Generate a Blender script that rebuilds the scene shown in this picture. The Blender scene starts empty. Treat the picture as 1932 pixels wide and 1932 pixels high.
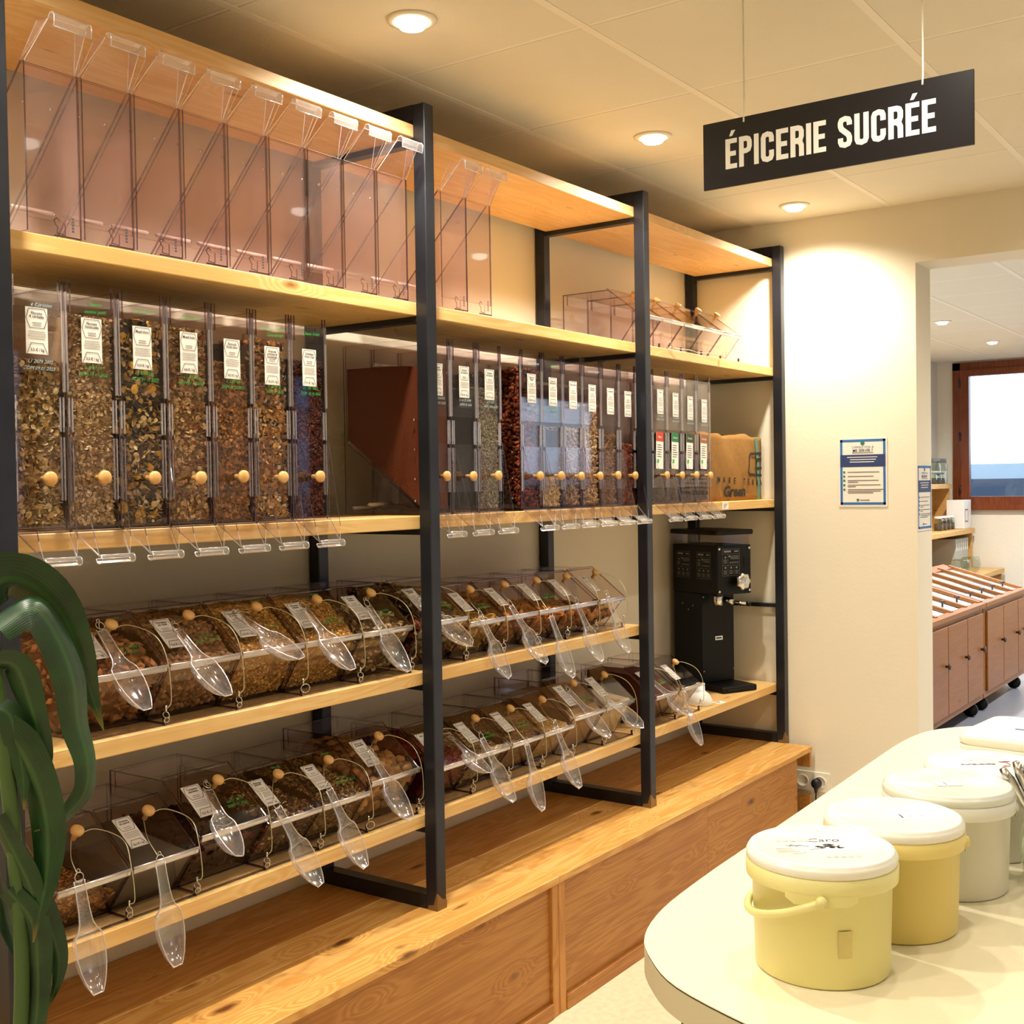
import bpy, math, random
import numpy as np
from mathutils import Vector, Matrix
R = random.Random(7)
S = bpy.context.scene
COL = S.collection

# ------------------------------------------------------------------ camera
F_PX, YAW, PITCH, ROLL = 2216.1, 0.6168, 0.0226, 0.0155
CAM = Vector((0.0, -1.984, 1.549))
fw = Vector((math.cos(YAW)*math.cos(PITCH), math.sin(YAW)*math.cos(PITCH), -math.sin(PITCH)))
rt = Vector((math.sin(YAW), -math.cos(YAW), 0)); dn = fw.cross(rt)
r2 = math.cos(ROLL)*rt + math.sin(ROLL)*dn; d2 = -math.sin(ROLL)*rt + math.cos(ROLL)*dn
cd = bpy.data.cameras.new('camera'); cam = bpy.data.objects.new('camera', cd); COL.objects.link(cam)
cd.sensor_width = 36.0; cd.lens = F_PX*36.0/1932; cd.clip_start = 0.02; cd.clip_end = 200
up = -d2; bk = -fw
cam.matrix_world = Matrix(((r2.x, up.x, bk.x, CAM.x), (r2.y, up.y, bk.y, CAM.y), (r2.z, up.z, bk.z, CAM.z), (0, 0, 0, 1)))
S.camera = cam

# ------------------------------------------------------------------ world and exposure
S.view_settings.view_transform = 'Standard'; S.view_settings.look = 'None'
S.view_settings.gamma = 1.0; S.view_settings.use_curve_mapping = False
S.view_settings.exposure = 0.25
S.cycles.transparent_max_bounces = 48
S.cycles.max_bounces = 6; S.cycles.diffuse_bounces = 3; S.cycles.glossy_bounces = 2; S.cycles.transmission_bounces = 4
S.cycles.use_denoising = True; S.cycles.use_adaptive_sampling = True; S.cycles.adaptive_threshold = 0.07; S.cycles.adaptive_min_samples = 16
S.cycles.caustics_reflective = False; S.cycles.caustics_refractive = False
S.cycles.sample_clamp_indirect = 6.0
W = bpy.data.worlds.new('sky'); S.world = W; W.use_nodes = True
bg = W.node_tree.nodes['Background']; bg.inputs[0].default_value = (0.72, 0.86, 1.0, 1); bg.inputs[1].default_value = 3.0

LAMP_COL = (1.0, 0.925, 0.79); LAMP_W = 76.0; LAMP_ANGLE = 152; LAMP_BLEND = 1.0

# ------------------------------------------------------------------ helpers
def lin(h):
    h = h.lstrip('#'); out = []
    for i in (0, 2, 4):
        c = int(h[i:i+2], 16)/255; out.append(c/12.92 if c <= 0.04045 else ((c+0.055)/1.055)**2.4)
    return tuple(out)
def rgba(h): return (*lin(h), 1.0)

class MB:
    def __init__(s): s.v = []; s.f = []; s.m = []; s.sm = []; s.c = None
    def add(s, vs, fs, mi=0, smooth=False, M=None):
        b = len(s.v)
        if M is not None: vs = [M @ Vector(p) for p in vs]
        s.v += [tuple(p) for p in vs]
        for f in fs: s.f.append([b+i for i in f]); s.m.append(mi); s.sm.append(smooth)
    def box(s, x0, x1, y0, y1, z0, z1, mi=0, M=None, ms=None):
        vs = [(x0,y0,z0),(x1,y0,z0),(x1,y1,z0),(x0,y1,z0),(x0,y0,z1),(x1,y0,z1),(x1,y1,z1),(x0,y1,z1)]
        fs = [(0,3,2,1),(4,5,6,7),(0,1,5,4),(1,2,6,5),(2,3,7,6),(3,0,4,7)]
        if ms is None: s.add(vs, fs, mi, M=M)
        else:                                                   # ms: material of x-, y-, z- facing sides
            b = len(s.v)
            if M is not None: vs = [tuple(M @ Vector(p)) for p in vs]
            s.v += vs
            for f, k in zip(fs, (2,2,1,0,1,0)): s.f.append([b+i for i in f]); s.m.append(ms[k]); s.sm.append(False)
    def cbox(s, x0, x1, y0, y1, z0, z1, c=0.003, mi=0, M=None):  # box with chamfered edges
        def ring(z, ins):
            a, b, d, e = x0+ins, x1-ins, y0+ins, y1-ins
            k = c if ins == 0 else c*0.5
            return [(a+k,d,z),(b-k,d,z),(b,d+k,z),(b,e-k,z),(b-k,e,z),(a+k,e,z),(a,e-k,z),(a,d+k,z)]
        vs = ring(z0, c)+ring(z0+c, 0)+ring(z1-c, 0)+ring(z1, c); fs = [tuple(range(7,-1,-1)), tuple(range(24,32))]
        for r in range(3):
            for i in range(8): fs.append((r*8+i, r*8+(i+1)%8, r*8+8+(i+1)%8, r*8+8+i))
        s.add(vs, fs, mi, M=M)
    def prism(s, poly, x0, x1, mi=0, edge=None, M=None):         # (y,z) polygon extruded along x
        n = len(poly); vs = [(x0,y,z) for y,z in poly]+[(x1,y,z) for y,z in poly]
        s.add(vs, [tuple(range(n)), tuple(range(2*n-1,n-1,-1))], mi, M=M)
        b = len(s.v)-2*n; e = mi if edge is None else edge
        for i in range(n): s.f.append([b+i, b+n+i, b+n+(i+1)%n, b+(i+1)%n]); s.m.append(e); s.sm.append(False)
    def sheet(s, a, b, c, d, t, mi=0, edge=None):                # quad plate of thickness t
        a, b, c, d = map(Vector, (a, b, c, d)); n = (b-a).cross(d-a).normalized()*t
        vs = [a,b,c,d,a+n,b+n,c+n,d+n]; k = len(s.v); s.v += [tuple(p) for p in vs]; e = mi if edge is None else edge
        for f, m in (((0,3,2,1),mi),((4,5,6,7),mi),((0,1,5,4),e),((1,2,6,5),e),((2,3,7,6),e),((3,0,4,7),e)):
            s.f.append([k+i for i in f]); s.m.append(m); s.sm.append(False)
    def tube(s, pts, r, n=6, mi=0, cap=True, M=None):
        pts = [Vector(p) for p in pts]; rs = r if isinstance(r, (list, tuple)) else [r]*len(pts)
        t = (pts[1]-pts[0]).normalized(); a = t.orthogonal().normalized(); vs = []; fs = []
        for i, p in enumerate(pts):
            t = (pts[min(i+1,len(pts)-1)]-pts[max(i-1,0)]).normalized()
            a = (a-t*a.dot(t)).normalized(); b = t.cross(a)
            for k in range(n):
                w = 2*math.pi*k/n; vs.append(p+(a*math.cos(w)+b*math.sin(w))*rs[i])
        for i in range(len(pts)-1):
            for k in range(n): fs.append((i*n+k, i*n+(k+1)%n, (i+1)*n+(k+1)%n, (i+1)*n+k))
        if cap: fs += [tuple(range(n-1,-1,-1)), tuple(range((len(pts)-1)*n, len(pts)*n))]
        s.add(vs, fs, mi, True, M)
    def lathe(s, prof, n=24, mi=0, M=None, smooth=True):         # (r,z) profile about z
        vs = []; fs = []
        for r, z in prof:
            for k in range(n):
                w = 2*math.pi*k/n; vs.append((r*math.cos(w), r*math.sin(w), z))
        for i in range(len(prof)-1):
            for k in range(n): fs.append((i*n+k, i*n+(k+1)%n, (i+1)*n+(k+1)%n, (i+1)*n+k))
        fs += [tuple(range(n-1,-1,-1)), tuple(range((len(prof)-1)*n, len(prof)*n))]
        s.add(vs, fs, mi, smooth, M)
    def torus(s, c, ax, Rr, r, n=14, k=5, mi=0):
        ax = Vector(ax).normalized(); a = ax.orthogonal().normalized(); b = ax.cross(a); c = Vector(c); vs = []; fs = []
        for i in range(n):
            w = 2*math.pi*i/n; d = a*math.cos(w)+b*math.sin(w)
            for j in range(k):
                u = 2*math.pi*j/k; vs.append(c+d*(Rr+r*math.cos(u))+ax*r*math.sin(u))
        for i in range(n):
            for j in range(k): fs.append((i*k+j, ((i+1)%n)*k+j, ((i+1)%n)*k+(j+1)%k, i*k+(j+1)%k))
        s.add(vs, fs, mi, True)
    def disc(s, c, rx, ry, n=16, mi=0, M=None):
        s.add([(c[0]+rx*math.cos(2*math.pi*i/n), c[1]+ry*math.sin(2*math.pi*i/n), c[2]) for i in range(n)], [tuple(range(n))], mi, M=M)
    def strip(s, pts, w, mi=0, M=None, closed=False):            # flat stroke in the xy plane
        P = [Vector((p[0], p[1], 0)) for p in pts]; n = len(P); L = []; 
        for i in range(n):
            a = P[(i-1) % n] if closed else P[max(i-1, 0)]; b = P[(i+1) % n] if closed else P[min(i+1, n-1)]
            d1 = (P[i]-a); d2_ = (b-P[i])
            d1 = d1.normalized() if d1.length > 1e-9 else d2_.normalized(); d2_ = d2_.normalized() if d2_.length > 1e-9 else d1
            n1 = Vector((-d1.y, d1.x, 0)); m = (n1+Vector((-d2_.y, d2_.x, 0)))
            m = m.normalized() if m.length > 1e-6 else n1
            k = w/2/max(0.45, m.dot(n1)); L += [P[i]+m*k, P[i]-m*k]
        fs = [(2*i, 2*i+1, 2*i+3, 2*i+2) for i in range(n-1)]
        if closed: fs.append((2*n-2, 2*n-1, 1, 0))
        s.add(L, fs, mi, M=M)
    def mesh(s, name, mats):
        me = bpy.data.meshes.new(name); me.from_pydata(s.v, [], s.f)
        for m in mats: me.materials.append(m)
        me.polygons.foreach_set('material_index', s.m); me.polygons.foreach_set('use_smooth', s.sm)
        if s.c is not None:
            at = me.color_attributes.new('Col', 'FLOAT_COLOR', 'POINT'); at.data.foreach_set('color', np.array(s.c, dtype=np.float32).ravel())
        me.update(); return me
    def obj(s, name, mats, parent=None, **k): return place(name, s.mesh(name, mats if isinstance(mats, (list, tuple)) else [mats]), parent, **k)

def place(name, me, parent=None, loc=(0,0,0), rot=(0,0,0), kind=None, label=None):
    o = bpy.data.objects.new(name, me); COL.objects.link(o); o.parent = parent; o.location = loc; o.rotation_euler = rot
    if kind: o['kind'] = kind
    if label: o['label'] = label
    return o
def tag(o, label, cat, group=None):
    o['label'] = label; o['category'] = cat
    if group: o['group'] = group
    return o
def thing(name, label, cat, loc=(0,0,0), rz=0.0, group=None):
    o = bpy.data.objects.new(name, None); COL.objects.link(o); o.location = loc; o.rotation_euler = (0,0,rz); o.empty_display_size = 0.05
    return tag(o, label, cat, group)
def struct(o): o['kind'] = 'structure'; return o

_tc = {}
def text2d(txt, size=1.0, align='CENTER', shear=0.0, bold=0.0):
    key = (txt, align, shear, bold)
    if key not in _tc:
        c = bpy.data.curves.new('t', 'FONT'); c.body = txt; c.align_x = align; c.shear = shear; c.offset = bold; c.resolution_u = 2; c.size = 1
        o = bpy.data.objects.new('t', c); me = bpy.data.meshes.new_from_object(o)
        _tc[key] = ([tuple(v.co) for v in me.vertices], [tuple(p.vertices) for p in me.polygons])
        bpy.data.objects.remove(o); bpy.data.meshes.remove(me); bpy.data.curves.remove(c)
    v, f = _tc[key]; return [(x*size, y*size, z*size) for x, y, z in v], f
def put_text(mb, txt, x, y, size, M, mi=0, align='CENTER', shear=0.0, sx=1.0, bold=0.0, maxw=None):
    v, f = text2d(txt, size, align, shear, bold)
    if not v: return
    if maxw:
        w = max(p[0] for p in v)-min(p[0] for p in v)
        if w*sx > maxw: sx = maxw/w
    mb.add([(x+p[0]*sx, y+p[1], 0.0) for p in v], f, mi, M=M)
def frame_M(o, ex, ey):                                          # local 2d frame: origin o, x axis ex, y axis ey
    ex = Vector(ex).normalized(); ey = Vector(ey); ey = (ey-ex*ey.dot(ex)).normalized(); ez = ex.cross(ey)
    return Matrix(((ex.x,ey.x,ez.x,o[0]),(ex.y,ey.y,ez.y,o[1]),(ex.z,ey.z,ez.z,o[2]),(0,0,0,1)))
def spline(pts, n=6):
    P = [Vector(p) for p in pts]; P = [P[0]*2-P[1]]+P+[P[-1]*2-P[-2]]; out = []
    for i in range(1, len(P)-2):
        for k in range(n):
            t = k/n; a, b, c, d = P[i-1], P[i], P[i+1], P[i+2]
            out.append(0.5*((2*b)+(c-a)*t+(2*a-5*b+4*c-d)*t*t+(3*b-a-3*c+d)*t**3))
    out.append(P[-2]); return out

# ------------------------------------------------------------------ materials
def mat(name):
    m = bpy.data.materials.new(name); m.use_nodes = True; nt = m.node_tree; nt.nodes.clear()
    out = nt.nodes.new('ShaderNodeOutputMaterial'); return m, nt, out
def N(nt, t, **k):
    n = nt.nodes.new(t)
    for a, b in k.items():
        if a in n.inputs: n.inputs[a].default_value = b
        else: setattr(n, a, b)
    return n
def plain(name, hexc, rough=0.5, metal=0.0, bump=0.0, bscale=60, var=0.0, spec=0.5, emit=None, vscale=8.0):
    m, nt, out = mat(name); b = N(nt, 'ShaderNodeBsdfPrincipled'); nt.links.new(b.outputs[0], out.inputs[0])
    b.inputs['Base Color'].default_value = rgba(hexc); b.inputs['Roughness'].default_value = rough; b.inputs['Metallic'].default_value = metal
    b.inputs['Specular IOR Level'].default_value = spec
    if emit: b.inputs['Emission Color'].default_value = (*emit[:3], 1); b.inputs['Emission Strength'].default_value = emit[3]
    if bump or var:
        tc = N(nt, 'ShaderNodeTexCoord')
    if bump:
        no = N(nt, 'ShaderNodeTexNoise', Scale=bscale, Detail=4.0); bp = N(nt, 'ShaderNodeBump', Strength=bump, Distance=0.004)
        nt.links.new(tc.outputs['Object'], no.inputs['Vector']); nt.links.new(no.outputs[0], bp.inputs['Height']); nt.links.new(bp.outputs[0], b.inputs['Normal'])
    if var:
        n2 = N(nt, 'ShaderNodeTexNoise', Scale=vscale, Detail=5.0); mx = N(nt, 'ShaderNodeMix', data_type='RGBA')
        c = lin(hexc); mx.inputs['A'].default_value = (*[x*(1-var) for x in c], 1); mx.inputs['B'].default_value = (*[min(1, x*(1+var)) for x in c], 1)
        nt.links.new(tc.outputs['Object'], n2.inputs['Vector']); nt.links.new(n2.outputs[0], mx.inputs['Factor']); nt.links.new(mx.outputs['Result'], b.inputs['Base Color'])
    return m
def wood(name, light, mid, dark, axis=0, rough=0.42, grain=1.0, knot=0.10, ring=0.15):
    m, nt, out = mat(name); b = N(nt, 'ShaderNodeBsdfPrincipled', Roughness=rough); nt.links.new(b.outputs[0], out.inputs[0])
    b.inputs['Specular IOR Level'].default_value = 0.35
    tc = N(nt, 'ShaderNodeTexCoord'); oi = N(nt, 'ShaderNodeObjectInfo'); ml = N(nt, 'ShaderNodeMath', operation='MULTIPLY'); ml.inputs[1].default_value = 37.0
    nt.links.new(oi.outputs['Random'], ml.inputs[0]); ad = N(nt, 'ShaderNodeVectorMath', operation='ADD')
    cx = N(nt, 'ShaderNodeCombineXYZ'); nt.links.new(ml.outputs[0], cx.inputs[0]); nt.links.new(ml.outputs[0], cx.inputs[1]); nt.links.new(ml.outputs[0], cx.inputs[2])
    nt.links.new(tc.outputs['Object'], ad.inputs[0]); nt.links.new(cx.outputs[0], ad.inputs[1])
    def mp(a, c):
        q = N(nt, 'ShaderNodeMapping'); sc = [c, c, c]; sc[axis] = a; q.inputs['Scale'].default_value = sc; nt.links.new(ad.outputs[0], q.inputs[0]); return q
    n1 = N(nt, 'ShaderNodeTexNoise', Scale=1.0, Detail=3.0, Distortion=0.6); q1 = mp(1.1, 13.0*grain); nt.links.new(q1.outputs[0], n1.inputs['Vector'])
    # growth rings: sine of stretched noise
    qk = mp(3.2, 8.5); vo = N(nt, 'ShaderNodeTexVoronoi', Scale=1.0); nt.links.new(qk.outputs[0], vo.inputs['Vector'])
    kp_ = N(nt, 'ShaderNodeMapRange', interpolation_type='SMOOTHERSTEP'); kp_.inputs['From Min'].default_value = 0.0; kp_.inputs['From Max'].default_value = 0.45; kp_.inputs['To Min'].default_value = 26.0 if knot else 0.0; kp_.inputs['To Max'].default_value = 0.0
    nt.links.new(vo.outputs['Distance'], kp_.inputs['Value'])
    r1 = N(nt, 'ShaderNodeMath', operation='MULTIPLY_ADD'); r1.inputs[1].default_value = 48.0; nt.links.new(n1.outputs[0], r1.inputs[0]); nt.links.new(kp_.outputs[0], r1.inputs[2])
    r2_ = N(nt, 'ShaderNodeMath', operation='SINE'); nt.links.new(r1.outputs[0], r2_.inputs[0])
    r3 = N(nt, 'ShaderNodeMath', operation='MULTIPLY_ADD'); r3.inputs[1].default_value = ring; r3.inputs[2].default_value = 0.4; nt.links.new(r2_.outputs[0], r3.inputs[0])
    n2 = N(nt, 'ShaderNodeTexNoise', Scale=1.0, Detail=5.0); q2 = mp(3.0, 190.0); nt.links.new(q2.outputs[0], n2.inputs['Vector'])
    n3 = N(nt, 'ShaderNodeTexNoise', Scale=1.0, Detail=2.0); q3 = mp(1.5, 4.0); nt.links.new(q3.outputs[0], n3.inputs['Vector'])
    a1 = N(nt, 'ShaderNodeMath', operation='MULTIPLY_ADD'); a1.inputs[1].default_value = 0.38; nt.links.new(n2.outputs[0], a1.inputs[0]); nt.links.new(r3.outputs[0], a1.inputs[2])
    a2 = N(nt, 'ShaderNodeMath', operation='MULTIPLY_ADD'); a2.inputs[1].default_value = 0.55; nt.links.new(n3.outputs[0], a2.inputs[0]); nt.links.new(a1.outputs[0], a2.inputs[2])
    cr = N(nt, 'ShaderNodeValToRGB'); e = cr.color_ramp.elements; e[0].position = 0.35; e[0].color = rgba(light); e[1].position = 1.05; e[1].color = rgba(mid)
    nt.links.new(a2.outputs[0], cr.inputs[0])
    # knots
    nk = N(nt, 'ShaderNodeTexNoise', Scale=30.0); nt.links.new(ad.outputs[0], nk.inputs['Vector'])
    ak = N(nt, 'ShaderNodeMath', operation='MULTIPLY_ADD'); ak.inputs[1].default_value = 0.09; nt.links.new(nk.outputs[0], ak.inputs[0]); nt.links.new(vo.outputs['Distance'], ak.inputs[2])
    rk = N(nt, 'ShaderNodeMapRange'); rk.inputs['From Min'].default_value = knot; rk.inputs['From Max'].default_value = knot+0.10
    rk.inputs['To Min'].default_value = 0.95; rk.inputs['To Max'].default_value = 0.0; nt.links.new(ak.outputs[0], rk.inputs['Value'])
    mx = N(nt, 'ShaderNodeMix', data_type='RGBA'); mx.inputs['B'].default_value = rgba(dark); nt.links.new(rk.outputs[0], mx.inputs['Factor']); nt.links.new(cr.outputs[0], mx.inputs['A'])
    nt.links.new(mx.outputs['Result'], b.inputs['Base Color'])
    bp = N(nt, 'ShaderNodeBump', Strength=0.12, Distance=0.002); nt.links.new(a1.outputs[0], bp.inputs['Height']); nt.links.new(bp.outputs[0], b.inputs['Normal'])
    return m
def acrylic(name, tint, refl0=0.035, refl1=0.55, rough=0.03, power=4.0, gtint=(1,1,1), haze=0.0, hcol=(.9,.88,.88)):
    m, nt, out = mat(name); t = N(nt, 'ShaderNodeBsdfTransparent'); t.inputs[0].default_value = (*tint, 1)
    g = N(nt, 'ShaderNodeBsdfGlossy', Roughness=rough); g.inputs[0].default_value = (*gtint, 1)
    lw = N(nt, 'ShaderNodeLayerWeight'); lw.inputs[0].default_value = 0.5
    pw = N(nt, 'ShaderNodeMath', operation='POWER'); pw.inputs[1].default_value = power; nt.links.new(lw.outputs['Facing'], pw.inputs[0])
    ma = N(nt, 'ShaderNodeMath', operation='MULTIPLY_ADD'); ma.inputs[1].default_value = refl1; ma.inputs[2].default_value = refl0; nt.links.new(pw.outputs[0], ma.inputs[0])
    mx = N(nt, 'ShaderNodeMixShader'); nt.links.new(ma.outputs[0], mx.inputs[0]); nt.links.new(t.outputs[0], mx.inputs[1]); nt.links.new(g.outputs[0], mx.inputs[2])
    if haze:
        df = N(nt, 'ShaderNodeBsdfDiffuse'); df.inputs[0].default_value = (*hcol, 1); m2 = N(nt, 'ShaderNodeMixShader'); m2.inputs[0].default_value = haze
        nt.links.new(mx.outputs[0], m2.inputs[1]); nt.links.new(df.outputs[0], m2.inputs[2]); mx = m2
    nt.links.new(mx.outputs[0], out.inputs[0]); return m
def attr_mat(name, rough=0.7, bump=0.15, scale=150):
    m, nt, out = mat(name); b = N(nt, 'ShaderNodeBsdfPrincipled', Roughness=rough); nt.links.new(b.outputs[0], out.inputs[0])
    b.inputs['Specular IOR Level'].default_value = 0.25
    at = N(nt, 'ShaderNodeAttribute', attribute_name='Col'); tc = N(nt, 'ShaderNodeTexCoord'); no = N(nt, 'ShaderNodeTexNoise', Scale=scale, Detail=3.0)
    nt.links.new(tc.outputs['Object'], no.inputs['Vector'])
    mx = N(nt, 'ShaderNodeMix', data_type='RGBA', blend_type='MULTIPLY'); mx.inputs['Factor'].default_value = 0.6
    rr = N(nt, 'ShaderNodeValToRGB'); rr.color_ramp.elements[0].position = 0.3; rr.color_ramp.elements[0].color = (.62,.62,.62,1); rr.color_ramp.elements[1].position = 0.7; rr.color_ramp.elements[1].color = (1.15,1.15,1.15,1)
    nt.links.new(no.outputs[0], rr.inputs[0]); nt.links.new(at.outputs['Color'], mx.inputs['A']); nt.links.new(rr.outputs[0], mx.inputs['B']); nt.links.new(mx.outputs['Result'], b.inputs['Base Color'])
    if bump:
        bp = N(nt, 'ShaderNodeBump', Strength=bump, Distance=0.002); nt.links.new(no.outputs[0], bp.inputs['Height']); nt.links.new(bp.outputs[0], b.inputs['Normal'])
    return m

M_SHELF = wood('shelf_pine', '#f3d49a', '#e0b26a', '#8a5526', knot=0.06)
M_TOPSHELF = wood('top_shelf_pine', '#f2cf98', '#e2b273', '#7a4a26', knot=0.07)
M_PLINTH = wood('plinth_pine', '#f2c87c', '#d1964a', '#6a3a16', knot=0.10)
M_PANEL = wood('panel_pine', '#d09a50', '#a2662a', '#5a3012', knot=0.09, grain=1.5, ring=0.11)
M_VERT = wood('stile_pine', '#d9a45c', '#b87a36', '#6a3c18', axis=2, knot=0.05)
M_CAB = wood('cabinet_wood', '#ab7038', '#87531f', '#5a3a20', knot=0.07, ring=0.07)
M_CABV = wood('cabinet_door_wood', '#a46a34', '#804d1e', '#5a3a20', axis=0, knot=0.07, ring=0.07)
M_KNOB = wood('beech_knob', '#e9bd7c', '#d9a561', '#c08a48', axis=1, rough=0.35, knot=0.0)
M_FRAMEW = wood('window_wood', '#8a4a28', '#6d3218', '#3c1a0c', axis=2, rough=0.3, knot=0.0)
M_STEEL = plain('raw_black_steel', '#34363d', 0.33, 0.65, 0.05, 90, 0.45)
M_BARE = plain('ground_bare_steel', '#8c7452', 0.4, 0.7, 0.1, 60, 0.3)
M_WALL = plain('cream_wall_paint', '#ebe2cc', 0.85, 0, 0.12, 60, 0.02, 0.2)
M_WALL2 = plain('white_wall_paint', '#e9e2d2', 0.85, 0, 0.2, 45, 0.0, 0.2)
M_JAMB = plain('jamb_paint', '#d6cfbd', 0.8, 0, 0.2, 45, 0.0, 0.2)
M_TILE = plain('ceiling_tile_white', '#e6dec9', 0.9, 0, 0.25, 220, 0.03, 0.1)
M_RUNNER = plain('ceiling_runner_white', '#efe6d2', 0.6)
M_FLOOR = plain('speckled_beige_lino', '#e2cfae', 0.35, 0, 0.0, 30, 0.22, 0.4, vscale=45)
M_FLOOR2 = plain('grey_lino', '#8f93a0', 0.3, 0, 0.0, 30, 0.12, 0.4)
M_AC = acrylic('clear_acrylic', (0.968, 0.952, 0.957), 0.018, 0.5)
M_ACP = acrylic('pink_tinted_acrylic', (0.968, 0.938, 0.946), 0.026, 0.5, haze=.022, hcol=(.85,.62,.58))
M_EDGE = acrylic('acrylic_edge', (0.29, 0.17, 0.28), 0.10, 0.4, 0.12, 2.0)
M_EDGEL = acrylic('bright_acrylic_edge', (0.84, 0.78, 0.82), 0.40, 0.4, 0.22, 1.5, haze=.18)
M_SCOOP = acrylic('scoop_plastic', (0.94, 0.92, 0.93), 0.12, 0.55, 0.12, 2.0, haze=.07)
M_GLASS = acrylic('jar_glass', (0.80, 0.84, 0.78), 0.05, 0.8, 0.02, 3.0)
M_PANE = acrylic('window_pane', (0.97, 0.98, 1.0), 0.02, 0.4, 0.01, 4.0)
M_CARD = plain('label_card', '#f4efe6', 0.6)
M_INK = plain('label_ink', '#40424a', 0.6)
M_GREEN = plain('green_marker', '#2fae4a', 0.5, emit=None)
M_WHITEPEN = plain('white_marker', '#a8c8d0', 0.5)
M_ROD = plain('white_rod', '#f3ecd9', 0.35)
M_CABLE = plain('steel_cable', '#c9c2a0', 0.35, 0.6)
M_CHROME = plain('chrome', '#d8d8d8', 0.15, 1.0)
M_FILL = attr_mat('food_pieces')
M_FINE = attr_mat('fine_grain', 0.8, 0.5, 420)
M_GLOSSFOOD = attr_mat('shiny_food', 0.4, 0.1, 60)

# ------------------------------------------------------------------ lamps
def downlight(x, y, z, label, power=LAMP_W, tilt=(0.0, 0.0), seen=True, col=LAMP_COL):
    t = thing('downlight', label, 'ceiling light', (x, y, z), group='recessed ceiling downlights')
    if seen:
        mb = MB(); mb.lathe([(0.042, 0.012), (0.042, -0.004), (0.047, -0.008), (0.060, -0.005), (0.062, 0.0)], 28); mb.obj('trim_ring', plain_ring, t)
        mb = MB(); mb.lathe([(0.036, 0.004), (0.036, -0.014), (0.030, -0.021), (0.012, -0.024), (0.004, -0.0245)], 24)
        mb.obj('lens', lens_mat, t, rot=(tilt[0], tilt[1], 0))
    else:
        mb = MB(); mb.lathe([(0.036, 0.004), (0.036, -0.014), (0.012, -0.024), (0.004, -0.0245)], 12); mb.obj('lens', lens_mat, t)
    ld = bpy.data.lights.new('downlight_lamp', 'SPOT'); ld.energy = power; ld.color = col; ld.spot_size = math.radians(LAMP_ANGLE); ld.spot_blend = LAMP_BLEND; ld.shadow_soft_size = 0.035
    o = bpy.data.objects.new('downlight_lamp', ld); COL.objects.link(o); o.parent = t; o.location = (0, 0, -0.045); o.rotation_euler = (tilt[0], tilt[1], 0)
    return t
lens_mat, _nt, _o = mat('lamp_lens'); _e = N(_nt, 'ShaderNodeEmission', Strength=5.5); _e.inputs[0].default_value = (1.0, 0.93, 0.82, 1); _nt.links.new(_e.outputs[0], _o.inputs[0])
plain_ring = plain('lamp_ring_white', '#e9dfc8', 0.4)
ZC = 2.672
downlight(2.195, -0.155, ZC, 'recessed downlight in the ceiling tile above the top shelf of the first bay')
downlight(3.398, -0.157, ZC, 'recessed downlight in the ceiling left of the black hanging sign')
downlight(4.60, -0.155, ZC, 'recessed downlight close to the end wall, below the black sign')
for yy in (-1.355, -2.555):
    for xx in (-0.2, 1.0, 2.195, 3.398, 4.60): downlight(xx, yy, ZC, 'recessed downlight in the shop ceiling behind the photographer', seen=False, power=22 if yy > -2 else 12)
for xx in (-0.2, 1.0): downlight(xx, -0.155, ZC, 'recessed downlight in the shop ceiling above the left end of the shelves', seen=False)
downlight(8.65, 0.36, ZC, 'recessed downlight of the back room nearer the doorway', col=(1, .96, .88), power=170)
downlight(10.2, 0.38, ZC, 'recessed downlight of the back room nearer the window', col=(1, .96, .88), power=170)
for xx, yy in ((6.3, -1.4), (8.4, -1.4), (10.3, -1.4), (6.3, 0.3)): downlight(xx, yy, ZC, 'recessed downlight of the back room out of sight behind the wall', seen=False, col=(1, .96, .88), power=170)

# ------------------------------------------------------------------ room shell
XW, XW2, YB, YF, XL, XFAR, YB2 = 4.87, 5.075, 0.46, -3.5, -1.6, 11.75, 1.25
def wallbox(name, b, m): mb = MB(); mb.box(*b); return struct(mb.obj(name, m))
wallbox('floor', (XL-.1, XW2, YF-.1, YB+.1, -0.1, 0.0), M_FLOOR)
wallbox('floor_back_room', (XW2, XFAR+.1, YF-.1, YB2+.1, -0.1, 0.0), M_FLOOR2)
wallbox('wall_back', (XL-.1, XW2, YB, YB+.1, 0, ZC+.1), M_WALL)
wallbox('wall_end', (XW, XW2, -0.56, YB, 0, ZC+.1), M_WALL)
wallbox('wall_lintel', (XW, XW2, YF, -0.56, 2.43, ZC+.1), M_WALL)
wallbox('wall_left', (XL-.1, XL, YF-.1, YB+.1, 0, ZC+.1), M_WALL)
wallbox('wall_back_room', (XW2, XFAR, YB2, YB2+.1, 0, ZC+.1), M_WALL2)
mb = MB(); mb.box(XW2-.0005, XW2+.1, YB, YB2+.1, 0, ZC+.1); struct(mb.obj('wall_divider', M_WALL2))
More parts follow.
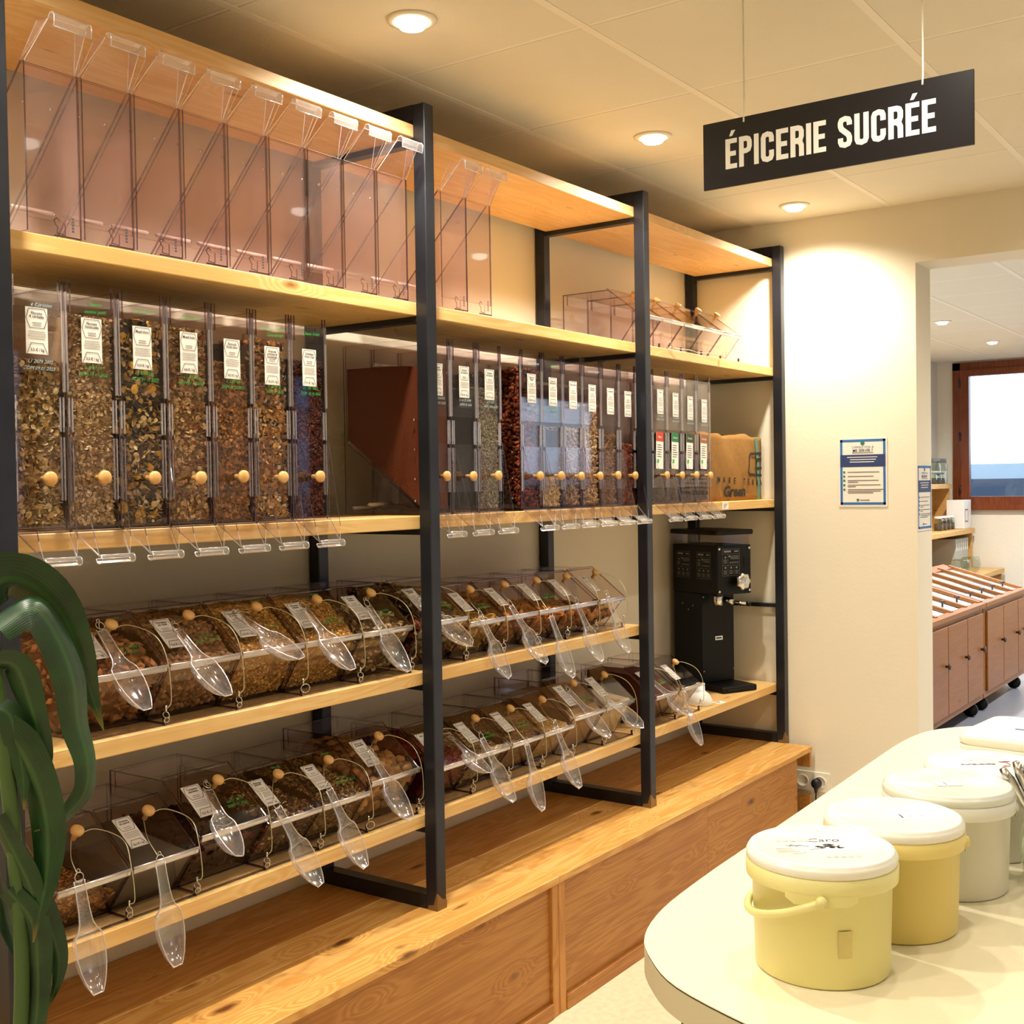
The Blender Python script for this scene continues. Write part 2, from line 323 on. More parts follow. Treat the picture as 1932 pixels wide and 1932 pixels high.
# front wall with three shop windows
mb = MB(); wins = [(2.95, 3.6), (5.4, 5.7), (7.7, 9.3)]; xs = XL-.1
for a, b in wins: mb.box(xs, a, YF-.12, YF, 0, ZC+.1); mb.box(a, b, YF-.12, YF, 0, 0.75); mb.box(a, b, YF-.12, YF, 2.35, ZC+.1); xs = b
mb.box(xs, XFAR+.1, YF-.12, YF, 0, ZC+.1); struct(mb.obj('wall_front', M_WALL2))
for i, (a, b) in enumerate(wins):
    mb = MB()
    for c in ((a, a+.06, .75, 2.35), (b-.06, b, .75, 2.35), (a+.06, b-.06, .75, .81), (a+.06, b-.06, 2.29, 2.35)): mb.box(c[0], c[1], YF-.09, YF-.02, c[2], c[3])
    w = struct(mb.obj('window_%d' % (i+2), M_FRAMEW)); mb = MB(); mb.box(a+.06, b-.06, YF-.06, YF-.055, .81, 2.29); mb.obj('pane', M_PANE, w)
# far wall with the brown framed window
WY0, WY1, WZ0, WZ1 = -1.6, 1.10, 1.245, 2.655
mb = MB(); mb.box(XFAR, XFAR+.12, YF, WY0, 0, ZC+.1); mb.box(XFAR, XFAR+.12, WY1, YB2, 0, ZC+.1); mb.box(XFAR, XFAR+.12, WY0, WY1, 0, WZ0); mb.box(XFAR, XFAR+.12, WY0, WY1, WZ1, ZC+.1)
struct(mb.obj('wall_far', M_WALL2))
mb = MB(); mb.box(XFAR-.03, XFAR+.05, WY1-.07, WY1, WZ0, WZ1); mb.box(XFAR-.03, XFAR+.05, WY0, WY0+.07, WZ0, WZ1); mb.box(XFAR-.03, XFAR+.05, WY0, WY1, WZ1-.07, WZ1); mb.box(XFAR-.05, XFAR+.05, WY0, WY1, WZ0, WZ0+.05); w = struct(mb.obj('window_1', M_FRAMEW))
mb = MB(); mb.box(XFAR-.05, XFAR+.02, WY1-.155, WY1-.075, WZ0+.05, WZ1-.07); mb.box(XFAR-.05, XFAR+.02, WY0+.075, WY0+.155, WZ0+.05, WZ1-.07); mb.box(XFAR-.05, XFAR+.02, WY0+.155, WY1-.155, WZ1-.13, WZ1-.07); mb.box(XFAR-.05, XFAR+.02, WY0+.155, WY1-.155, WZ0+.05, WZ0+.13); mb.obj('sash', M_FRAMEW, w)
mb = MB(); mb.box(XFAR-.012, XFAR-.006, WY0+.155, WY1-.155, WZ0+.13, WZ1-.13); mb.obj('pane', M_PANE, w)
for z in (WZ0+.2, 1.95, WZ1-.2): mb = MB(); mb.tube([(XFAR-.055, WY1-.072, z-.04), (XFAR-.055, WY1-.072, z+.04)], .009, 8); mb.obj('hinge', M_STEEL, w)
# outside the window
mb = MB(); mb.box(15.0, 15.3, -9, 4.5, -.2, 1.54); struct(mb.obj('terrain_wall_outside', plain('dark_blue_render', '#2f4358', 0.8, var=.25)))
mb = MB(); mb.box(17.5, 18, -12, 5.5, -.2, 1.75); struct(mb.obj('terrain_building_outside', plain('pale_render', '#9fb2bd', 0.9, var=.1)))
mb = MB(); mb.box(-6, 22, -14, -13.5, -.2, 5.5); struct(mb.obj('terrain_added_facade', plain('blue_grey_render', '#8298b8', .9, var=.3, vscale=.8)))  # unseen facade, added so window reflections turn darker and bluer and daylight drops
mb = MB(); mb.box(-20, 60, -40, 30, -.3, -.2); struct(mb.obj('ground', plain('asphalt', '#6d7078', 0.9)))

# ceiling: slab, tiles and runners
mb = MB(); mb.box(XL-.1, XFAR+.1, YF-.1, YB2+.1, ZC+.012, ZC+.11); ceil = struct(mb.obj('ceiling', M_TILE))
TX, TY, DX, DY = 1.8873, 0.131, 0.6, 0.5927
def tile_mesh(nm, a, b): mb = MB(); mb.cbox(-a/2, a/2, -b/2, b/2, 0.0, 0.013, 0.002); return mb.mesh(nm, [M_TILE])
tm = tile_mesh('ceiling_tile', DX-.012, DY-.012); ni0 = math.floor((XL-TX)/DX); nj0 = math.floor((YF-TY)/DY)
xl = [TX+DX*i for i in range(ni0, 5)]+[XW]; yl = [YF]+[TY+DY*j for j in range(nj0+1, 1)]+[YB]
for i in range(len(xl)-1):
    for j in range(len(yl)-1):
        a, b, c, d = max(xl[i], XL), xl[i+1], yl[j], yl[j+1]; full = abs(b-a-DX) < .02 and abs(d-c-DY) < .001
        o = place('ceiling_tile', tm if full else tile_mesh('ceiling_tile', b-a-.012, d-c-.012), ceil, ((a+b)/2, (c+d)/2, ZC+R.uniform(-.0005, .0008)))
for y in yl[1:-1]: mb = MB(); mb.box(XL, XW, y-.011, y+.011, ZC-.0015, ZC+.012); mb.obj('runner', M_RUNNER, ceil)
for x in xl[1:-1]:
    for j in range(len(yl)-1): mb = MB(); mb.box(x-.006, x+.006, yl[j]+.012, yl[j+1]-.012, ZC+.001, ZC+.012); mb.obj('cross_runner', M_RUNNER, ceil)
yl2 = [-3.5, -2.9, -2.3, -1.7, -1.1, -.5, .1, .7, YB2]; xl2 = [5.1+.6*i for i in range(11)]+[XFAR]
for j in range(len(yl2)-1):
    for i in range(len(xl2)-1):
        if yl2[j] < -1.2: continue
        place('ceiling_tile', tile_mesh('ceiling_tile', xl2[i+1]-xl2[i]-.012, yl2[j+1]-yl2[j]-.012), ceil, ((xl2[i]+xl2[i+1])/2, (yl2[j]+yl2[j+1])/2, ZC))
for y in yl2[1:-1]: mb = MB(); mb.box(XW2+.1, XFAR, y-.014, y+.014, ZC-.002, ZC+.012); mb.obj('runner', M_RUNNER, ceil)
for x in xl2[1:-1]: mb = MB(); mb.box(x-.008, x+.008, -1.1, YB2, ZC, ZC+.012); mb.obj('cross_runner', M_RUNNER, ceil)

# ------------------------------------------------------------------ plinth of two boxes
PZ, PY = 0.409, -0.118
def plinth(x0, x1, seams, label, gap=0.0):
    t = thing('plinth_box', label, 'plinth', (x0, 0, 0), group='pine plinth boxes under the shelves'); L = x1-x0
    ys = [PY, -0.02, 0.085, 0.19, 0.30, YB-.003]
    for a, b in zip(ys[:-1], ys[1:]): mb = MB(); mb.cbox(.001, L-.001, a+.0003, b-.0003, PZ-.022, PZ, .0015); mb.obj('top_plank', M_PLINTH, t)
    xs_ = [.035]+[s-x0 for s in seams]+[L-.035-gap]
    for a, b in zip(xs_[:-1], xs_[1:]): mb = MB(); mb.box(a+.0008, b-.0008, PY+.016, PY+.034, .045, PZ-.022); mb.obj('front_panel', M_PANEL, t)
    for a in (.001, L-.035):
        mb = MB()
        if gap and a > .1:
            a += .017; y0 = PY+.006
            for c in ((y0, YB-.004, 0, .2), (.03, YB-.004, .2, .32), (y0, YB-.004, .32, PZ-.022)): mb.box(a, a+.017, *c)
        else: mb.cbox(a, a+.034, PY+.006, YB-.004, .0, PZ-.022, .0015)
        mb.obj('end_stile', M_VERT, t)
    mb = MB(); mb.cbox(.036, L-.036, PY+.002, PY+.034, 0.0, .045, .002); mb.obj('base_rail', M_PANEL, t)
    return t
plinth(0.35, 2.845, [1.6], 'knotty pine plinth box at the lower left, with a knot-ringed top under the first bay')
plinth(2.845, 4.838, [3.849], 'long pine plinth box ending beside the wall socket', .10)

# ------------------------------------------------------------------ shelving unit
unit = thing('shelving_unit', 'tall black steel shelving unit with pine boards along the wall', 'shelves', (0, 0, PZ))
ZS = dict(S1=.666, S2=1.051, S3=1.471, S4=2.041, S5=2.514); ZT = 2.566; TH = 0.035
POSTS = [1.233, 2.464, 3.653, 4.866]
def u(z): return z-PZ
for xr in POSTS:
    x0, x1 = xr-.04, xr
    mb = MB(); mb.cbox(x0, x1, 0, .04, 0, u(ZT), .0025); mb.obj('front_post', M_STEEL, unit)
    mb = MB(); mb.cbox(x0, x1, .416, .456, 0, u(ZT), .0025); mb.obj('back_post', M_STEEL, unit)
    mb = MB(); mb.box(x0+.001, x1-.001, .0401, .4159, u(ZT)-.04, u(ZT)); mb.obj('top_rail', M_STEEL, unit)
    mb = MB(); mb.box(x0+.001, x1-.001, .0401, .4159, 0.0, .04); mb.obj('bottom_rail', M_STEEL, unit)
    for k, z in ZS.items(): mb = MB(); mb.box(x0+.004, x1-.004, .0401, .4159, u(z)-TH-.016, u(z)-TH-.0003); mb.obj('shelf_bracket', M_STEEL, unit)
    mb = MB(); mb.add([(x0-.0004, -.0006, .0), (x0-.0004, .034, .0), (x0-.0004, .030, .012), (x0-.0004, .012, .016), (x0-.0004, .004, .045), (x0-.0004, -.0006, .05)], [(0,1,2,3,4,5)])
    mb.add([(x0-.0004, -.0006, 0), (x1+.0004, -.0006, 0), (x1+.0004, -.0006, .022), (x0+.02, -.0006, .03), (x0-.0004, -.0006, .05)], [(0,1,2,3,4)]); mb.obj('ground_weld', M_BARE, unit)
bx = [0.35, POSTS[0]-.02, POSTS[1]-.02, POSTS[2]-.02, POSTS[3]-.003]
for k, z in ZS.items():
    for a, b in list(zip(bx[1:-1], bx[2:]))[:2 if k == 'S2' else 3]:
        m_ = M_TOPSHELF if k == 'S5' else M_SHELF
        mb = MB(); mb.cbox(a+.0006, b-.0006, .0405, .24, u(z)-TH, u(z), .002); o = mb.obj('shelf_board', m_, unit)
        mb = MB(); mb.cbox(a+.0006, b-.0006, .2403, .412, u(z)-TH, u(z), .002); mb.obj('shelf_board', m_, unit)

# ------------------------------------------------------------------ food fillings
def ico_pts(a, b, c):
    v = []; f = []
    v.append((0, 0, c))
    for z, r, n0 in ((.45, .89, 0), (-.45, .89, .5)):
        for k in range(5): w = 2*math.pi*(k+n0)/5; v.append((a*r*math.cos(w), b*r*math.sin(w), c*z))
    v.append((0, 0, -c))
    for k in range(5): f += [(0, 1+k, 1+(k+1) % 5), (1+k, 6+k, 1+(k+1) % 5), (1+(k+1) % 5, 6+k, 6+(k+1) % 5), (11, 6+(k+1) % 5, 6+k)]
    return v, f
def piece(kind, r):
    if kind == 'flake':
        n = 7; v = [(0, 0, r*.25)]+[(r*math.cos(2*math.pi*k/n)*(1 if k % 2 else .88), r*.8*math.sin(2*math.pi*k/n), R.uniform(-.12, .12)*r) for k in range(n)]
        return v, [(0, 1+k, 1+(k+1) % n) for k in range(n)]
    if kind == 'seed': return ico_pts(r, r*.5, r*.42)
    if kind == 'nut': return ico_pts(r, r*.75, r*.7)
    if kind == 'ball': return ico_pts(r, r*.95, r*.9)
    if kind == 'chunk':
        q = [(x*r*R.uniform(.55, 1), y*r*R.uniform(.5, .9), z*r*R.uniform(.4, .8)) for x in (-1, 1) for y in (-1, 1) for z in (-1, 1)]
        return q, [(0,1,3,2),(4,6,7,5),(0,4,5,1),(2,3,7,6),(0,2,6,4),(1,5,7,3)]
    if kind == 'cushion':
        v = [(x*r, y*r, 0) for x, y in ((-1,-1),(0,-.92),(1,-1),(.92,0),(1,1),(0,.92),(-1,1),(-.92,0))]+[(0,0,r*.55),(0,0,-r*.55)]
        return v, [(8,k,(k+1) % 8) for k in range(8)]+[(9,(k+1) % 8,k) for k in range(8)]
    if kind == 'curl':
        v = []; f = []; n = 6; a0 = R.uniform(1.6, 3.0); w = r*R.uniform(.25, .5)
        for k in range(n+1):
            t = (k/n-.5)*a0; hw = w*(.35+.65*math.cos((k/n-.5)*2.4))
            v += [(r*math.sin(t), -hw, r*(1-math.cos(t))), (r*math.sin(t), hw, r*(1-math.cos(t))+.1*r)]
        for k in range(n): f.append((2*k, 2*k+1, 2*k+3, 2*k+2))
        return v, f
    if kind == 'chip':                                          # thick disc with a rim
        n = 9; v = [(0,0,r*.1)]+[(r*math.cos(2*math.pi*k/n), r*.85*math.sin(2*math.pi*k/n), r*.16) for k in range(n)]+[(r*math.cos(2*math.pi*k/n), r*.85*math.sin(2*math.pi*k/n), -r*.12) for k in range(n)]
        return v, [(0,1+k,1+(k+1) % n) for k in range(n)]+[(1+k,1+n+k,1+n+(k+1) % n,1+(k+1) % n) for k in range(n)]
def rotm(mode):
    if mode == 'free': return Matrix.Rotation(R.uniform(0, 6.28), 3, Vector((R.uniform(-1,1), R.uniform(-1,1), R.uniform(-1,1)+.01)).normalized())
FOOD = {  # pieces: (kind, radius, weight, colours)
 'oat':   (.0062, '#a3874f', [('flake', .0080, 8, ['#d8be86','#c9a86c','#e6d1a0','#b08f58']), ('flake', .005, 2, ['#e3cf9f','#6f5830'])]),
 'oatsm': (.0046, '#b6955f', [('flake', .0055, 8, ['#d6b98a','#c8a876','#e4cea4','#b99668'])]),
 'muesli':(.0075, '#4d3d24', [('flake', .0075, 5, ['#bd9c60','#a98550','#d3b981']), ('flake', .0135, 1.3, ['#d9a630','#e0b548','#c08f20']), ('chunk', .0085, 1.0, ['#3a2c20','#4c4238','#2a221c']), ('flake', .007, 1, ['#e6d6ae'])]),
 'fruit': (.0056, '#98733f', [('flake', .0068, 8, ['#cfa96e','#be965a','#dec28c','#a98450']), ('chunk', .006, .7, ['#6b3a1e','#8a4a24'])]),
 'granola':(.0052, '#6a4422', [('chunk', .0056, 6, ['#a5713c','#8a5a2c','#b98548','#6f4722']), ('flake', .005, 3, ['#b98f58','#94693a'])]),
 'apple': (.007, '#5a4020', [('chunk', .0072, 4, ['#a87436','#8c5c2a','#b98a48']), ('flake', .008, 2, ['#d2ab6a','#e8d8b4']), ('curl', .011, .8, ['#efe4cc','#e4d2a8']), ('chunk', .005, .6, ['#3b2a1a'])]),
 'choco': (.006, '#3a1c12', [('nut', .0062, 1, ['#4a2216','#5a2c1c','#3a1810','#6a3824'])]),
 'linseed':(.0028, '#6a3418', []),
 'black': (.003, '#1b1916', []),
 'sunfl': (.0045, '#7a7260', [('seed', .0052, 1, ['#8f8870','#a59d84','#777058','#b5ad94'])]),
 'pecan': (.010, '#401c0e', [('seed', .012, 1, ['#6a2f18','#7d3a1d','#55240f','#8f4a28'])]),
 'macad': (.008, '#b89a62', [('ball', .0085, 1, ['#d8bd84','#c9aa6c','#e6d2a0'])]),
 'cashew':(.009, '#a88a66', [('seed', .010, 1, ['#b59a78','#c4aa86','#9f8462'])]),
 'almondw':(.009, '#b39262', [('seed', .010, 1, ['#d8b988','#c7a571','#e3caa0','#b8925e'])]),
 'almond':(.009, '#6a4422', [('seed', .010, 1, ['#8f6234','#a5743f','#7a4f28'])]),
 'hazel': (.0075, '#5a2a18', [('ball', .0075, 1, ['#7a3a22','#8f4a2c','#682f1a'])]),
 'coffee':(.006, '#241a14', [('nut', .0058, 1, ['#35271e','#2a1e17','#443226'])]),
 'cushion':(.015, '#6e4526', [('cushion', .0125, 1, ['#a5703e','#8f5c30','#b57f4a','#7a4c28'])]),
 'puffs': (.009, '#5f4328', [('ball', .008, 1, ['#8a6540','#795635','#9b754c'])]),
 'gold':  (.005, '#8a6228', [('chunk', .0046, 5, ['#b98a3e','#a5762e','#cfa45a','#8a5f24']), ('flake', .005, 3, ['#d0ab68','#b58c48'])]),
 'chips': (.010, '#6a5230', [('flake', .010, 3, ['#b59b68','#c9b284','#9a7f4e']), ('curl', .011, 2, ['#d8c79c','#b89f6a'])]),
 'leafmix':(.012, '#3a2c1a', [('curl', .015, 3, ['#d9c79a','#b99a4e','#8a7a3a']), ('flake', .012, 2, ['#2a2418','#3c3420','#6b5a2e']), ('chunk', .009, 1, ['#7a3f1e'])]),
 'banana':(.014, '#8a6c34', [('chip', .0145, 1, ['#c9a55a','#b8924a','#d8bb76','#a88040'])]),
 'mango': (.016, '#6a3c16', [('curl', .022, 1, ['#a8692a','#c07f34','#8a5220'])]),
 'apric': (.015, '#7a4418', [('chip', .015, 1, ['#b8702a','#a05c22','#c98838'])]),
 'dates': (.014, '#4a2e18', [('nut', .016, 2, ['#8a5424','#a8692c','#6a3e1c']), ('curl', .015, 1, ['#b87a34'])]),
 'figs':  (.016, '#4a3420', [('ball', .018, 1, ['#8a6034','#a5763e','#6b4724'])]),
 'dgran': (.005, '#5a3614', [('chunk', .0046, 5, ['#8a5a26','#74481c','#a5702f','#5f3a16']), ('flake', .005, 2, ['#b08040'])]),
 'poppy': (.002, '#5f5a52', []),
 'tomato':(.016, '#2c120c', [('curl', .020, 1, ['#4a1c12','#38140c','#5f2a18'])]),
 'nutmix':(.009, '#4a3220', [('seed', .009, 3, ['#7a5230','#94683c','#5f3c20']), ('curl', .009, 1.4, ['#e0c78e','#d0b070']), ('ball', .006, 1, ['#3a2418'])]),
 'seedmix':(.006, '#4a351c', [('seed', .006, 3, ['#8a6a36','#a58448','#6b4f28']), ('ball', .005, 1, ['#3f2614','#b5935a'])]),
 'walnut':(.019, '#5a3c1e', [('ball', .0185, 1, ['#a87a44','#95683a','#b98a52'])]),
 'goji':  (.006, '#4a100a', [('nut', .006, 1, ['#6a180e','#7d2212','#551008'])]),
 'coco':  (.010, '#8a7248', [('curl', .011, 3, ['#c9b284','#b59b68','#ddc9a0']), ('flake', .009, 1, ['#a5864e'])]),
 'brownmix':(.004, '#6a4c2a', [('seed', .0045, 1, ['#8a6a40','#7a5832','#9c7c50'])]),
 'rice':  (.004, '#a5824c', [('seed', .0045, 1, ['#c9a86a','#b8954f','#d8bc84'])]),
 'flour': (.002, '#b89668', []), 'cream': (.002, '#cbb48c', []), 'cocoa': (.002, '#5a2a16', []), 'filters': (.02, '#b89a6a', []), 'empty': (.01, '#000000', []),
}
def scatter(mb, org, U, V, nrm, inside, kind, dens=1.0):
    sp, basec, pcs = FOOD[kind]
    if not pcs: return
    step = sp*1.25/dens; U = Vector(U); V = Vector(V); nrm = Vector(nrm); lu, lv = U.length, V.length; eu, ev = U.normalized(), V.normalized()
    tot = sum(p[2] for p in pcs); nu, nv = max(1, int(lu/step)), max(1, int(lv/step))
    for i in range(nu):
        for j in range(nv):
            a = (i+R.random())*lu/nu; b = (j+R.random())*lv/nv; p = Vector(org)+eu*a+ev*b
            if inside and not inside(p): continue
            k = R.random()*tot
            for q in pcs:
                k -= q[2]
                if k <= 0: break
            pts, fs = piece(q[0], q[1]*R.uniform(.8, 1.15)); Mr = rotm('free'); c = lin(R.choice(q[3])); g = R.uniform(.85, 1.5)
            rot = [Mr @ Vector(t) for t in pts]; mx = max(t.dot(nrm) for t in rot)
            off = p-nrm*(mx+R.uniform(0, sp*.5)); b0 = len(mb.v)
            mb.v += [tuple(off+t) for t in rot]; mb.c += [(c[0]*g, c[1]*g, c[2]*g, 1)]*len(rot)
            for f in fs: mb.f.append([b0+x for x in f]); mb.m.append(0); mb.sm.append(q[0] in ('ball', 'nut', 'seed', 'curl', 'cushion'))
def fill_base(poly, x0, x1, kind, top=None, heap=0.0, inset=0.0):
    mb = MB(); mb.c = []; mb.prism(poly, x0, x1); c = lin(FOOD[kind][1]); mb.c += [(*c, 1)]*len(mb.v); return mb
def fill_mat(kind): return M_FINE if not FOOD[kind][2] else (M_GLOSSFOOD if kind in ('choco', 'goji', 'hazel', 'macad', 'walnut', 'dates') else M_FILL)

# ------------------------------------------------------------------ printed label cards (local frame: x right, y up, card normal +z)
def label_card(parent, M, w, h, title, price, lines=4, lift=.0006):
    mb = MB(); mb.box(-w/2, w/2, -h/2, h/2, -.0006, 0, M=M); card = mb.obj('label_card', M_CARD, parent)
    P = M @ Matrix.Translation((0, 0, lift)); pr = MB(); k = w/.045
    hx = [(-.36*w, .47*h), (.36*w, .47*h), (.48*w, .27*h), (.33*w, .06*h), (-.33*w, .06*h), (-.48*w, .27*h)]
    pr.strip(hx, .0011*k, M=P, closed=True)
    tp = [(-.46*w, -.49*h), (-.28*w, -.27*h), (.28*w, -.27*h), (.46*w, -.49*h)]; pr.strip(tp, .0011*k, M=P)
    rows = title.split('|')
    for i, r in enumerate(rows): put_text(pr, r, 0, (.33-.075*i+(.02 if len(rows) == 1 else .02))*h, .0075*k, P, bold=.02, maxw=.68*w)
    for i in range(2): pr.box(-.2*w, .2*w, (.165-.05*i)*h, (.175-.05*i)*h, -.0002, 0, M=P)
    for i in range(lines):
        a = .42-.06*R.random(); pr.box(-a*w, a*w, (-.02-.05*i)*h, (-.012-.05*i)*h, -.0002, 0, M=P)
    put_text(pr, price, 0, -.44*h, .0078*k, P, bold=.015, maxw=.62*w); pr.obj('print', M_INK, card); return card
def handwriting(parent, M, rows, m=None, size=.009, maxw=.09, nm='handwriting'):
    mb = MB()
    for i, r in enumerate(rows): put_text(mb, r, 0, -i*size*1.35, size, M @ Matrix.Translation((R.uniform(-.003, .003), 0, .0008)), shear=.35, maxw=maxw)
    mb.obj(nm, m or M_GREEN, parent)

# ------------------------------------------------------------------ gravity dispensers (local: x centred, y=0 front plane, z=0 shelf)
GW, GH, GD = .1165, .479, .29
def memo(fn):
    c = {}
    def g(*a):
        if a not in c: c[a] = fn(*a)
        return c[a]
    return g
AC2 = lambda a=M_AC: [a, M_EDGE, M_EDGEL]
@memo
def g_side(): mb = MB(); t = .003; mb.prism([(0,.003),(0,GH),(GD,GH),(GD,.003)], -t/2, t/2, 0, 1); return mb.mesh('side_plate', AC2())
@memo
def g_hop():
    mb = MB(); w = GW/2-.0035
    mb.sheet((-w,GD-.006,.205), (w,GD-.006,.205), (w,GD-.006,GH), (-w,GD-.006,GH), .003, 0, 1); mb.sheet((-w,.006,.008), (w,.006,.008), (w,GD-.006,.205), (-w,GD-.006,.205), .003, 0, 1); return mb.mesh('hopper_plate', AC2())
@memo
def g_front(): mb = MB(); w = GW/2-.0005; mb.box(-w, w, .0, .003, .003, GH-.02, ms=(1,0,1)); return mb.mesh('front_plate', AC2())
@memo
def g_upper():
    mb = MB(); w = GW/2-.001; mb.box(-w, w, -.007, -.0045, .272, GH-.012, ms=(2,0,2)); mb.box(-w, -w+.003, -.0045, -.0005, .272, GH-.012, 2); mb.box(w-.003, w, -.0045, -.0005, .272, GH-.012, 2)
    for s in (-1, 1): mb.box(s*(w-.006)-.0045, s*(w-.006)+.0045, -.006, -.001, GH-.05, GH+.008, ms=(1,0,2))
    return mb.mesh('label_holder', AC2())
@memo
def g_gate():
    mb = MB(); w = GW/2-.012; mb.box(-w, w, -.005, -.002, .062, .196, ms=(1,0,1)); return mb.mesh('gate', AC2())
@memo
def g_rail():
    mb = MB()
    for a, b in ((.062, .185), (.195, .262)): mb.box(-.0045, -.0025, -.0045, -.0005, a, b, 2); mb.box(.0025, .0045, -.0045, -.0005, a, b, 2)
    mb.box(-.006, .006, -.002, -.0005, .062, .185, 0); return mb.mesh('gate_rail', AC2())
@memo
def g_knob(): mb = MB(); mb.lathe([(.0055,0),(.0055,.012),(.0075,.016),(.0125,.020),(.0140,.024),(.0135,.029),(.0095,.0315),(.003,.0325)], 18); return mb.mesh('knob', [M_KNOB])
@memo
def g_chute():
    mb = MB(); w = GW/2-.003; n = .034
    mb.sheet((-w,-.008,.004), (w,-.008,.004), (n,-.062,-.047), (-n,-.062,-.047), .0022, 0, 2)
    for s in (-1, 1):
        a, b, c, d = Vector((s*w,-.0075,.205)), Vector((s*w,-.008,.006)), Vector((s*n,-.062,-.045)), Vector((s*(n+.006),-.058,-.012)); x = Vector((s*.0022,0,0))
        k = len(mb.v); mb.v += [tuple(p) for p in (a,b,c,d,a+x,b+x,c+x,d+x)]
        for f, m in (((0,1,2,3),0),((7,6,5,4),0),((0,3,7,4),1),((3,2,6,7),2),((2,1,5,6),1),((1,0,4,5),1)): mb.f.append([k+i for i in f]); mb.m.append(m); mb.sm.append(False)
    return mb.mesh('chute', AC2())
@memo
def g_lip(s_=1):
    mb = MB(); pr = []
    for i in range(9): a = -.4+i/8*4.6; pr.append((-.066+.0095*math.cos(a+2.2), -.053+.0085*math.sin(a+2.2)))
    for i in range(8):
        (y0,z0),(y1,z1) = pr[i], pr[i+1]; k = len(mb.v); mb.v += [(-.038,y0,z0),(.038,y0,z0),(.038,y1,z1),(-.038,y1,z1)]; mb.f.append([k,k+1,k+2,k+3]); mb.m.append(0); mb.sm.append(True)
    for e in (-.038, .038): mb.tube([(e,y,z) for y, z in pr], .0011, 5, 1)
    mb.tube([(-.038,pr[0][0],pr[0][1]),(.038,pr[0][0],pr[0][1])], .0011, 5, 1); mb.tube([(-.038,pr[-1][0],pr[-1][1]),(.038,pr[-1][0],pr[-1][1])], .0011, 5, 1)
    return mb.mesh('lip', [M_SCOOP, M_EDGEL])
@memo
def g_rods(): mb = MB(); w = GW/2-.004; mb.tube([(-w,0,0),(-w+.006,0,0)], .002, 6, 1); mb.tube([(-w+.006,0,0),(w-.006,0,0)], .0055, 8, 0); mb.tube([(w-.006,0,0),(w,0,0)], .002, 6, 1); return mb.mesh('spacer_rod', [M_ROD, M_CHROME])
@memo
def g_bolt(): mb = MB(); mb.tube([(-.002,0,0),(.002,0,0)], .003, 8); return mb.mesh('bolt', [M_CHROME])
def gravity_bin(xl, label, kind, top, title, price, hand, dz=0.0, hm=None, side=False, coffee=None, xs=0.0, xsc=1.0):
    t = thing('gravity_bin', label, 'food dispenser', (xl+.0597, .045, ZS['S3']), group='clear gravity dispensers on the upper middle shelf')
    for s in (-1, 1): place('side_plate', g_side(), t, (s*(GW/2-.0018), 0, 0))
    place('hopper_plate', g_hop(), t); place('front_plate', g_front(), t); place('label_holder', g_upper(), t); gt = place('gate', g_gate(), t)
    place('knob', g_knob(), gt, (.004, -.005, .105+R.uniform(-.001, .003)), (math.pi/2, 0, 0))
    for s in (-1, 1): place('gate_rail', g_rail(), t, (s*(GW/2-.008), 0, 0))
    ch = place('chute', g_chute(), t); place('lip', g_lip(), ch); ch.scale = (xsc, 1, 1)
    for y, z in ((.18, .42), (GD-.02, .02), (.21, .03)): place('spacer_rod', g_rods(), t, (0, y, z))
    if side:
        for z in (.10, .18, .26, .04): place('bolt', g_bolt(), t, (-GW/2-.001, .03, z))
    w = GW/2-.0065; sl = .205/(GD-.012)
    dg = lambda y: .011+max(0, y-.006)*(.197/(GD-.012))
    poly = [(.0045,.013),(.0045,top),(.12,top+.008),(GD-.008,min(GH-.02, top+.01)),(GD-.008,.212)]
    ib = max(.004, FOOD[kind][0]*1.1) if FOOD[kind][2] else .001; mb = fill_base([(y+ib if i < 2 else y, z-ib if i in (1,2,3) else z+.003) for i, (y, z) in enumerate(poly)], -w+(ib if side else .001), w-.001, kind)
    scatter(mb, (-w,.0042,.014), (2*w,0,0), (0,0,top-.014), (0,-1,0), None, kind, 1.25)
    scatter(mb, (-w,.006,top+.004), (2*w,0,0), (0,.11,.004), (0,0,1), None, kind)
    if side: scatter(mb, (-w-.001,.006,.02), (0,GD-.016,0), (0,0,top-.02), (-1,0,0), lambda p: p.z > dg(p.y)+.008, kind, 1.1)
    mb.obj('filling', fill_mat(kind), t, kind='stuff')
    Mx = frame_M((-.002+xs, -.0072, .373+dz), (1,0,0), (0,0,1)); hold = t
    label_card(t, Mx, .046, .088, title, price)
    if hand:
        handwriting(t, frame_M((.004, -.0078, .445), (1,0,.05), (0,0,1)), hand[:2], hm, .0105, .082)
        handwriting(t, frame_M((.0, -.0078, .318+dz*.5), (1,0,.0), (0,0,1)), hand[2:], hm, .0095, .072)
    if coffee:
        mb = MB(); Mc = frame_M((-.004, -.0058, .196), (1,0,-.04), (.03,0,1)) @ Matrix.Diagonal((1.05, 1.2, 1, 1)); mb.box(-.026,.026,-.055,.055,-.0006,0,0,Mc); mb.box(-.026,.026,.028,.056,0,.0003,1,Mc); mb.box(-.018,-.006,-.038,-.026,0,.0003,2,Mc)
        for i in range(6): mb.box(-.018, .018-.01*R.random(), .016-.007*i, .018-.007*i, 0, .0003, 3, Mc)
        put_text(mb, coffee[1], 0, .038, .008, Mc @ Matrix.Translation((0,0,.0006)), 0, maxw=.04); mb.obj('coffee_card', [M_CARD, plain('coffee_band', coffee[0], .6), M_GREEN, M_INK], t)
    return t
G = 'clear gravity bin '
